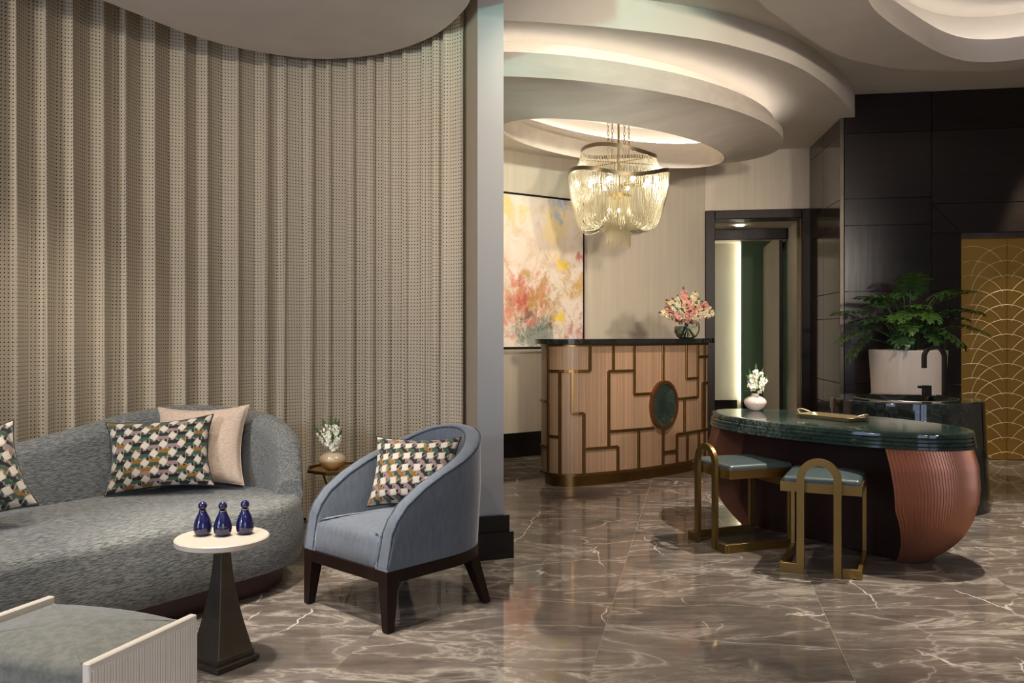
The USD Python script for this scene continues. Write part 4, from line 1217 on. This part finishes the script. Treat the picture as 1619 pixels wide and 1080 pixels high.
p_, t, n_ = body_at(.096)
er = math.atan2(t[1], t[0])
oe = ell(.168, .205, 64)
ring_ = mv(prism(Polygon(oe, [ell(.142, .178, 64)]), 0, .030), rx=PI / 2)
part(rc, 'oval_frame', mv(ring_, (p_[0], p_[1], .603), er), pbr('bronze_warm', (124, 88, 56), 0.36, 0.85), smooth=35)
part(rc, 'oval_inset', mv(mv(prism(Polygon(ell(.146, .182, 64)), 0, .020), rx=PI / 2), (p_[0], p_[1], .603), er), emblem_marble, smooth=35)

# glass vase of pink and cream snapdragons on the counter
gv = thing('vase', 'round clear glass vase of pink and cream snapdragons on the reception counter', 'vase', (1.525, 7.46, 1.1552), 0)
gp = [(r_ * 1.36, z__ * 1.25) for r_, z__ in [(0, 0), (.045, 0), (.062, .012), (.080, .045), (.084, .075), (.078, .105), (.060, .132), (.046, .146), (.047, .152), (.0445, .152), (.043, .146), (.057, .131), (.0752, .104), (.081, .075), (.077, .046), (.059, .015), (.043, .005), (0, .005)]]
part(gv, 'glass', lathe(gp, 48), clear_glass, smooth=60)
part(gv, 'water', lathe([(r_ * 1.36, z__ * 1.25) for r_, z__ in [(0, .0065), (.042, .0065), (.058, .0165), (.0758, .046), (.0795, .075), (.0785, .084), (0, .084)]], 48), water, smooth=60)
rg = np.random.default_rng(5)
spk = []
for q in range(38):
    a = q * 2.39996
    pol = math.radians(8 + 66 * math.sqrt((q + .5) / 38))
    spk.append((1.25 * math.sin(pol) * math.cos(a), .9 * math.sin(pol) * math.sin(a), math.cos(pol) + .1, .06, .20 + rg.uniform(-.02, .04) + .03 * abs(math.cos(a)), [0, 1, 0, 0, 2, 1][int(rg.integers(0, 6))]))
spk += [(-.12, -.1, 1, .10, .285, 1), (-1.3, -.1, .55, .09, .27, 0)]
bouquet(gv, .165, spk, rg, .033, .1, [petal_cream, petal_pink, petal_white], tip=.02, whorl=4)
sprigs(gv, .165, 22, rg, .025, .085)
for q in range(11):
    a = q * 2.4
    part(gv, 'stem', tube([(.024 * math.cos(a), .024 * math.sin(a), .185), (.014 * math.cos(a + 1), .014 * math.sin(a + 1), .12), (-.068 * math.cos(a) * rg.uniform(.4, 1), -.068 * math.sin(a) * rg.uniform(.4, 1), .026)], .0036, 6), stem_green)

# ---- chandelier
CHX, CHY = .911, 7.3
ch = thing('chandelier', 'tiered chandelier of draped golden chains on wavy bronze rings under the oval ceiling ring', 'chandelier', (CHX, CHY, 0), 0)
chain_gold = pbr('chain_gold', (206, 199, 172), 0.34, 0.6)
chain_pale = pbr('chain_pale', (216, 210, 188), 0.34, 0.5)
bronze_ring = pbr('bronze_ring', (120, 106, 84), 0.32, 0.9)
a_ = np.linspace(0, 2 * PI, 97)[:-1]
rm = lambda a: .418 + .012 * np.cos(2 * a)
zm = lambda a: 2.535 + .032 * np.cos(2 * a - .3) + .016 * np.cos(3 * a + 1.2)
rt = lambda a: .312 + .01 * np.cos(2 * a + 1)
zt = lambda a: 2.742 + .036 * np.sin(a - .2 + PI / 2 * 0) * 0 + .034 * np.cos(a - 2.5) + .022 * np.cos(2 * a - 2.0)
RH = [(-.003, -.016), (.003, -.016), (.003, .016), (-.003, .016)]
part(ch, 'ring', sweep(RH, np.c_[rm(a_) * np.cos(a_), rm(a_) * np.sin(a_), zm(a_)], True), bronze_ring, smooth=40)
part(ch, 'ring', sweep(RH, np.c_[rt(a_) * np.cos(a_), rt(a_) * np.sin(a_), zt(a_)], True), bronze_ring, smooth=40)
part(ch, 'inner_ring', sweep([(-.002, -.012), (.002, -.012), (.002, .012), (-.002, .012)], np.c_[.103 * np.cos(a_), .103 * np.sin(a_), np.full(96, 2.37)], True), brass_satin, smooth=40)
rgc = np.random.default_rng(3)


def strands(name, paths, r, m):
    ms = []
    for P_ in paths:
        P_ = np.asarray(P_)
        ms.append(tube(P_, r, 3))
    part(ch, name, ms, m, smooth=False, kind='stuff')


up_, low, tas = [], [], []
n_up, n_low, n_t = 160, 250, 64
for q in range(n_up):
    a = 2 * PI * q / n_up + rgc.normal(0, .006)
    p0 = np.array((rt(a) * math.cos(a), rt(a) * math.sin(a), zt(a) - .012))
    p1 = np.array((rm(a) * math.cos(a), rm(a) * math.sin(a), zm(a) - .0))
    s = np.linspace(0, 1, 7)[:, None]
    up_.append(p0 + (p1 - p0) * s + np.array((0, 0, -1.0)) * .022 * np.sin(PI * s) - np.c_[np.full((7, 1), math.cos(a)), np.full((7, 1), math.sin(a)), np.zeros((7, 1))] * .018 * np.sin(PI * s))
for q in range(n_low):
    a = 2 * PI * q / n_low + rgc.normal(0, .006)
    zlow = 2.085 + rgc.normal(0, .012) + .018 * math.cos(3 * a)
    R0, Z0 = rm(a), zm(a) - .01
    prof_ = spline([(R0, Z0), (R0 * .975, Z0 - .14), (R0 * .89, Z0 - .29), (R0 * .76, zlow + .035), (R0 * .60, zlow + .005), (R0 * .42, zlow + .035), (.115, zlow + .10 + rgc.normal(0, .008))], 3)
    low.append(np.c_[prof_[:, 0] * math.cos(a), prof_[:, 0] * math.sin(a), prof_[:, 1]])
for q in range(n_t):
    a = 2 * PI * q / n_t
    tas.append(np.array([(.103 * math.cos(a), .103 * math.sin(a), 2.37), (.102 * math.cos(a), .102 * math.sin(a), 2.15), (.10 * math.cos(a), .10 * math.sin(a), 1.945 + .03 * math.sin(a * 2) + rgc.normal(0, .012))]))
strands('upper_chains', up_, .0023, chain_pale)
strands('draped_chains', low, .0024, chain_gold)
strands('tassel_chains', tas, .0028, chain_gold)
part(ch, 'rod', tube([(0, 0, 2.40), (0, 0, 3.20)], .009, 10), brass_satin)
part(ch, 'canopy', lathe([(0, 3.17), (.07, 3.172), (.075, 3.19), (.075, 3.2), (0, 3.2)], 32), brass_satin, smooth=40)
for q in range(3):
    a = q * PI / 3 + .3
    part(ch, 'spoke', mv(box(-.31, .31, -.005, .005, 2.655, 2.665), rz=a), brass_satin, smooth=False)
for q in range(8):
    a = 2 * PI * q / 8 + .35
    c, s = math.cos(a), math.sin(a)
    arm = part(ch, 'lamp_arm', [tube([(.02 * c, .02 * s, 2.47), (.15 * c, .15 * s, 2.465), (.20 * c, .20 * s, 2.478)], .005, 8), tube([(.185 * c, .185 * s, 2.478), (.235 * c, .235 * s, 2.480)], .013, 12)], brass_satin)
    part(ch, 'bulb', mv(trimesh.creation.icosphere(2, .019), (.255 * c, .255 * s, 2.481)), lamp_glow, smooth=60)
part(ch, 'bulb', mv(trimesh.creation.icosphere(2, .014), (0, 0, 2.25)), lamp_glow, smooth=60)
part(ch, 'lamp_stem', tube([(0, 0, 2.26), (0, 0, 2.42)], .006, 8), brass_satin)
# suspension chains: oval links
for sx_, sy_ in ((-.085, .03), (-.06, -.05), (.055, .045), (.085, -.03)):
    links_ = []
    z = 2.70
    k_ = 0
    while z < 3.19:
        b_ = np.linspace(0, 2 * PI, 13)[:-1]
        lk = tube(np.c_[.0085 * np.cos(b_), np.zeros(12), .021 * np.sin(b_)], .0022, 5, True)
        links_.append(mv(lk, (sx_, sy_, z), rz=(k_ % 2) * PI / 2 + .4))
        z += .0365
        k_ += 1
    part(ch, 'suspension_chain', links_, brass_satin, smooth=50)

# ---- oval stone-topped table with copper ends
OT = thing('consultation_table', 'oval green marble table with ribbed copper ends and dark recessed middle', 'table', (1.84, 4.965, 0), -.98)
TAx, TBx = .81, .40
te = lambda o: np.c_[(TAx + o) * np.cos(np.arange(120) * 2 * PI / 120), (TBx + o) * np.sin(np.arange(120) * 2 * PI / 120)]
rings = []
prof_ = [(-.03, .612), (.012, .612), (.018, .616), (.018, .628), (.013, .631), (.010, .632), (.010, .633), (.015, .635), (.015, .647), (.010, .650), (.006, .651), (.006, .652), (.012, .654), (.012, .664), (.008, .668), (.003, .669), (.003, .670), (.008, .673), (.008, .690), (.003, .698), (-.006, .70), (-.03, .70)]
for o, z in prof_:
    rings.append(z_(te(o), z))
part(OT, 'tabletop', loft(np.array(rings)), green_marble, smooth=40)


def base_ring(z):
    t = z / .612
    k_ = np.interp(t, [0, .08, .17, .25, .33, .41, .55, .68, .85, 1.0], [.69, .775, .85, .90, .935, .962, .99, 1.0, .99, .955])
    return k_ * (TAx + .035), k_ * (TBx + .03) * np.interp(t, [0, .5, 1], [.92, .98, 1.0])


for sgn in (1, -1):
    na, nz = 4 * 58 + 1, 34
    P_ = np.zeros((nz, na, 3))
    rib = .0032 * np.cos(np.arange(na) * PI / 2)
    for q, z in enumerate(np.linspace(.004, .612, nz)):
        A_, B_ = base_ring(z)
        lim = math.radians(np.interp(z / .612, [0, .12, .25, .5, 1], [31, 35.5, 39, 44, 47]))
        av = np.linspace(-lim, lim, na)
        P_[q, :, 0] = sgn * (A_ * np.cos(av) + rib * np.cos(av))
        P_[q, :, 1] = B_ * np.sin(av) + rib * np.sin(av)
        P_[q, :, 2] = z
    shell = grid(P_)
    # return edges running in to the dark core
    eds = []
    for c_ in (0, na - 1):
        E_ = np.stack([P_[:, c_], np.c_[P_[:, c_, 0] * .96, np.sign(P_[:, c_, 1]) * .07, P_[:, c_, 2]]], 1)
        eds.append(grid(E_))
    part(OT, 'copper_end', [shell] + eds, copper_rose, smooth=50)
crings = []
for z in np.linspace(.004, .60, 14):
    A_, B_ = base_ring(z)
    a = np.arange(96) * 2 * PI / 96
    crings.append(np.c_[A_ * .955 * np.cos(a), np.clip(B_ * .955 * np.sin(a), -.085, .085), np.full(96, z)])
part(OT, 'core', loft(np.array(crings)), maroon, smooth=40)

# ---- brass tray
ty = thing('tray', 'long hammered gold tray with loop handles on the oval marble table', 'tray', (1.86, 4.97, .701), -1.01)
tl, tw = .19, .085
rings = []
for sc, z in ((.86, .0), (.90, .0), (1.0, .021), (1.012, .022), (1.0, .024), (.89, .005), (.2, .004)):
    P_ = resample(np.array(Polygon([(-tl * sc, -tw * (sc - .0)), (tl * sc, -tw * sc), (tl * sc, tw * sc), (-tl * sc, tw * sc)]).buffer(-.012).buffer(.012).exterior.coords)[:-1], 64)
    rings.append(z_(P_, z))
hammered = pbr('hammered_gold', (176, 156, 120), 0.34, 0.85, var=((300, 300, 300), 0.25), bump=((220, 220, 220), 0.002))
part(ty, 'dish', loft(np.array(rings)), hammered, smooth=40)
for sgn in (1, -1):
    b_ = np.linspace(-PI / 2, PI / 2, 15)
    P_ = np.c_[sgn * (tl - .004 + .040 * np.cos(b_)), .046 * np.sin(b_), .022 + .020 * np.cos(b_)]
    part(ty, 'handle', tube(P_, .0055, 8), hammered)

# ---- white flowers in the pink vase on the oval table
v2 = thing('vase', 'squat pale pink ceramic vase of white flowers on the far end of the oval table', 'vase', (1.575, 5.53, .7005), 0)
part(v2, 'body', lathe(bowl_prof, 48), ceramic_pink, smooth=60)
rg = np.random.default_rng(8)
bouquet(v2, .10, [(-.25, -.05, 1, .05, .15, 0), (-.02, -.15, 1, .06, .185, 0), (.26, -.1, 1, .05, .16, 0), (.05, .2, 1, .05, .16, 0), (-.42, -.1, .9, .06, .13, 0), (.45, -.2, .8, .04, .13, 0), (.1, -.4, .9, .05, .12, 0)], rg, .0185, .1, [petal_white])
sprigs(v2, .105, 10, rg, .01, .06)


# ---- stools
def stool(label, loc, rot):
    t_ = thing('stool', label, 'stool', loc, rot)
    w_, d_ = .386, .445         # width along x, depth along y; the arch stands at the front (-y)
    fl, th_ = .056, .022
    x0, x1 = -w_ / 2, w_ / 2
    bw = .045
    # arch: flat bar
    lx, R_o = .105, .105
    b_ = np.linspace(PI, 0, 25)
    ro, ri = R_o, R_o - .036
    outl = [(-ro, 0.0)] + [(ro * math.cos(q), .578 - ro + ro * math.sin(q)) for q in b_] + [(ro, 0.0), (ri, 0.0)] + [(ri * math.cos(q), .578 - ro + ri * math.sin(q)) for q in b_[::-1]] + [(-ri, 0.0)]
    arch = prism(Polygon(outl), -.011, .011)
    part(t_, 'arch', mv(arch, (-.005, -d_ / 2 - .006, 0), rx=PI / 2), brass_satin, smooth=35)
    hz = .047
    for xa, xb in ((x0, -ro - .0), (ro - .0, x1)):
        part(t_, 'floor_bar', box(xa, xb, -d_ / 2 - .012, -d_ / 2 + .010, 0, hz, .0015), brass_satin, smooth=False)
    for xs in (x0, x1 - th_):
        part(t_, 'floor_bar', box(xs, xs + th_, -d_ / 2 + .010, d_ / 2, 0, hz, .0015), brass_satin, smooth=False)
        part(t_, 'rear_post', box(xs, xs + th_, d_ / 2 - .040, d_ / 2, hz, .40, .0015), brass_satin, smooth=False)
    part(t_, 'rear_rail', box(x0 + th_, x1 - th_, d_ / 2 - .034, d_ / 2 - .010, .335, .385, .0015), brass_satin, smooth=False)
    fr_ = Polygon([(x0, -d_ / 2 + .012), (x1, -d_ / 2 + .012), (x1, d_ / 2), (x0, d_ / 2)])
    part(t_, 'seat_frame', prism(Polygon(fr_.exterior.coords, [fr_.buffer(-.02).exterior.coords]), .402, .45), brass_satin, smooth=False)
    part(t_, 'seat', pad(np.array(fr_.buffer(-.022).buffer(.016).exterior.coords)[:-1], .425, .478, .026, .016, n=120), teal_leather, smooth=60)
    return t_


def stool_at(c0, c1, label, src=None):
    """c0, c1: the two front corners of the foot frame"""
    c0, c1 = np.array(c0), np.array(c1)
    d = (c1 - c0) / np.linalg.norm(c1 - c0)
    n_ = np.array((-d[1], d[0]))
    c = (c0 + c1) / 2 + n_ * .2225
    r = math.atan2(d[1], d[0])
    return copy(src, 'stool', label, 'stool', (c[0], c[1], 0), r) if src else stool(label, (c[0], c[1], 0), r)


st1 = stool_at((1.355, 4.32), (1.703, 4.154), 'low brass arch stool with teal leather seat, nearer of the two at the table')
stool_at((1.040, 5.007), (1.172, 4.645), 'low brass arch stool with teal leather seat, farther one nearest the reception counter', st1)

# ---- wash basin with tap
bs = thing('wash_basin', 'round dark polished marble pedestal basin behind the oval table', 'wash basin', (2.80, 6.08, 0), 0)
part(bs, 'pedestal', lathe([(0, 0), (.535, 0), (.533, .01), (.515, .40), (.502, .715), (.500, .733), (.492, .740), (.345, .740), (.338, .735), (.31, .70), (.22, .645), (.10, .625), (0, .622)], 96), dark_green_marble, smooth=30)
part(bs, 'basin_rim', mv(trimesh.creation.torus(.342, .004, 72, 8), (0, 0, .740)), steel, smooth=60)
part(bs, 'drain', lathe([(0, .6235), (.03, .6235), (.034, .626), (.03, .629), (0, .628)], 24), steel, smooth=40)
tp = thing('tap', 'tall matt black arched tap with side lever on the dark basin', 'tap', (3.165, 6.25, .740), 0)
pa = np.vstack([[(0, 0, z) for z in np.linspace(.006, .285, 8)], [(-.074 + .074 * math.cos(q), 0, .285 + .074 * math.sin(q)) for q in np.linspace(.15, PI, 18)], [(-.148, 0, z) for z in (.26, .23, .205)]])
part(tp, 'spout', sweep([(-.021, -.010), (.021, -.010), (.021, .010), (-.021, .010)], pa, up=(0, 1.0, 0.0)) if False else sweep([(-.010, -.021), (.010, -.021), (.010, .021), (-.010, .021)], pa, up=(0, 1.0, 0)), black_metal, smooth=35)
part(tp, 'base_plate', box(-.045, .045, -.035, .035, 0, .007, .001), black_metal, smooth=False)
part(tp, 'valve', [box(-.155, -.105, -.026, .026, .006, .078, .002), box(-.175, -.09, -.033, .033, 0, .006, .001)], black_metal, smooth=False)
part(tp, 'lever', box(-.190, -.115, -.018, .018, .058, .076, .002), black_metal, smooth=False)

# ---- planter and plant
plc = np.array((3.615, 7.80))
pl = thing('planter', 'tall round tapered white planter against the dark panel wall', 'planter', (plc[0], plc[1], 0), LR)
part(pl, 'pot', lathe([(0, 0), (.265, 0), (.272, .006), (.320, .85), (.332, 1.044), (.328, 1.05), (.314, 1.05), (.308, 1.03), (.302, .97), (0, .97)], 72), planter_white, smooth=35)
part(pl, 'soil', lathe([(0, .975), (.300, .975), (.300, .99), (0, 1.0)], 32), soil, smooth=40)


def lobed_leaf(size, rg, lobes=6):
    """a deeply cut philodendron leaf, base at the origin, tip along +y, in the xy plane; fingers as separate tapered strips on one blade"""
    ms = []
    n_ = 9
    mid_w = .12 * size
    s = np.linspace(0, 1, n_)
    P_ = np.stack([np.c_[-mid_w * np.sin(PI * (.12 + .86 * s)) ** .7, s * size * .98, 0 * s], np.c_[0 * s, s * size * 1.0, 0 * s - .012 * size], np.c_[mid_w * np.sin(PI * (.12 + .86 * s)) ** .7, s * size * .98, 0 * s]], 1)
    ms.append(grid(P_))
    for sg in (-1, 1):
        for q in range(lobes):
            t = (q + .2) / lobes
            an = math.radians(np.interp(t, [0, .35, 1], [128, 88, 28])) + rg.normal(0, .06)
            ln_ = size * np.interp(t, [0, .3, .6, 1], [.42, .56, .52, .34]) * rg.uniform(.9, 1.1)
            wd = size * .070 * rg.uniform(.9, 1.25)
            d = np.array((sg * math.sin(an), math.cos(an)))
            n2 = np.array((-d[1], d[0]))
            b0 = np.array((0, t * size * .86 + .02 * size))
            ks = np.linspace(0, 1, 7)
            wk = wd * np.array([.9, .8, .85, 1.0, .95, .6, .06])
            curve = sg * -.10 * ln_ * ks ** 2
            ctr = b0 + d * (ks * ln_)[:, None] + n2 * curve[:, None]
            zz_ = -.22 * ln_ * ks ** 2 + .05 * ln_ * np.sin(ks * 5 + q)
            L_ = np.stack([np.c_[ctr + n2 * wk[:, None], zz_ + .12 * wk], np.c_[ctr, zz_ - .05 * wk], np.c_[ctr - n2 * wk[:, None], zz_ + .12 * wk]], 1)
            ms.append(grid(L_))
            if ln_ > .3 * size:
                for e_, side in ((.55, 1), (.72, -1)):
                    c0 = b0 + d * ln_ * e_ + n2 * side * wd * .5
                    d3 = d * .75 + n2 * side * .65
                    d3 = d3 / np.linalg.norm(d3)
                    m3 = np.array((-d3[1], d3[0]))
                    kk = np.linspace(0, 1, 4)
                    w3 = wd * np.array([.7, .7, .5, .05])
                    c3 = c0 + d3 * (kk * ln_ * .26)[:, None]
                    z3 = -.22 * ln_ * e_ ** 2 - .10 * ln_ * kk
                    ms.append(grid(np.stack([np.c_[c3 + m3 * w3[:, None], z3], np.c_[c3 - m3 * w3[:, None], z3]], 1)))
    m = trimesh.util.concatenate(ms)
    m.vertices[:, 2] -= .25 * np.maximum(0, m.vertices[:, 1]) ** 2 / size
    return m


pp = thing('potted_plant', 'leafy green split-leaf plant growing in the tall white planter', 'plant', (plc[0], plc[1], 1.0), LR)
rg = np.random.default_rng(17)
# (azimuth, reach, height, leaf size, pitch of the blade)
LV = [(-1.5, .10, .60, .30, .7), (-2.6, .34, .50, .27, .35), (2.9, .44, .40, .28, .2), (-2.9, .46, .26, .30, -.2), (-2.3, .40, .34, .27, .1), (-1.2, .20, .42, .25, -.2), (-1.0, .22, .28, .25, -.5), (-.35, .40, .42, .28, .1),
      (-.1, .50, .28, .26, -.1), (.4, .34, .54, .28, .5), (-.6, .34, .52, .27, .45), (-1.9, .26, .40, .26, -.1), (1.6, .18, .55, .27, .4), (2.2, .30, .46, .26, .3), (.9, .38, .40, .27, .2), (-.8, .36, .25, .24, -.4), (-2.0, .30, .22, .22, -.4),
      (-1.6, .16, .32, .22, -.3), (-3.0, .48, .16, .24, -.7), (.1, .40, .20, .22, -.4), (-1.4, .05, .45, .24, .2), (-.2, .30, .36, .25, .1), (3.0, .30, .34, .25, .1), (-2.5, .22, .50, .25, .4)]
for q, (az, rch, h_, sz, pit) in enumerate(LV):
    rch *= .84
    tipp = np.array((rch * math.cos(az), rch * math.sin(az) * .75, h_))
    b0 = np.array((.10 * math.cos(az) * rg.uniform(.2, 1), .10 * math.sin(az) * rg.uniform(.2, 1), -.005))
    kk = np.linspace(0, 1, 12)[:, None]
    c1 = b0 + np.array((tipp[0] * .15, tipp[1] * .15, h_ * .75))
    P_ = (1 - kk) ** 2 * b0 + 2 * kk * (1 - kk) * c1 + kk ** 2 * tipp
    part(pp, 'stem', tube(P_, np.linspace(.0075, .004, 12), 6), stem_green)
    lf_ = lobed_leaf(sz, rg, 6)
    lf_ = mv(lf_, rx=pit)
    lf_ = mv(lf_, tipp, rz=az - PI / 2 + rg.normal(0, .2))
    for mm_ in (lf_,):
        yy_ = mm_.vertices[:, 1]
        mm_.vertices[:, 1] = np.where(yy_ > 0, .34 * np.tanh(yy_ / .34), yy_)
    part(pp, 'leaf', lf_, leaf_mats[q % 3], smooth=60)
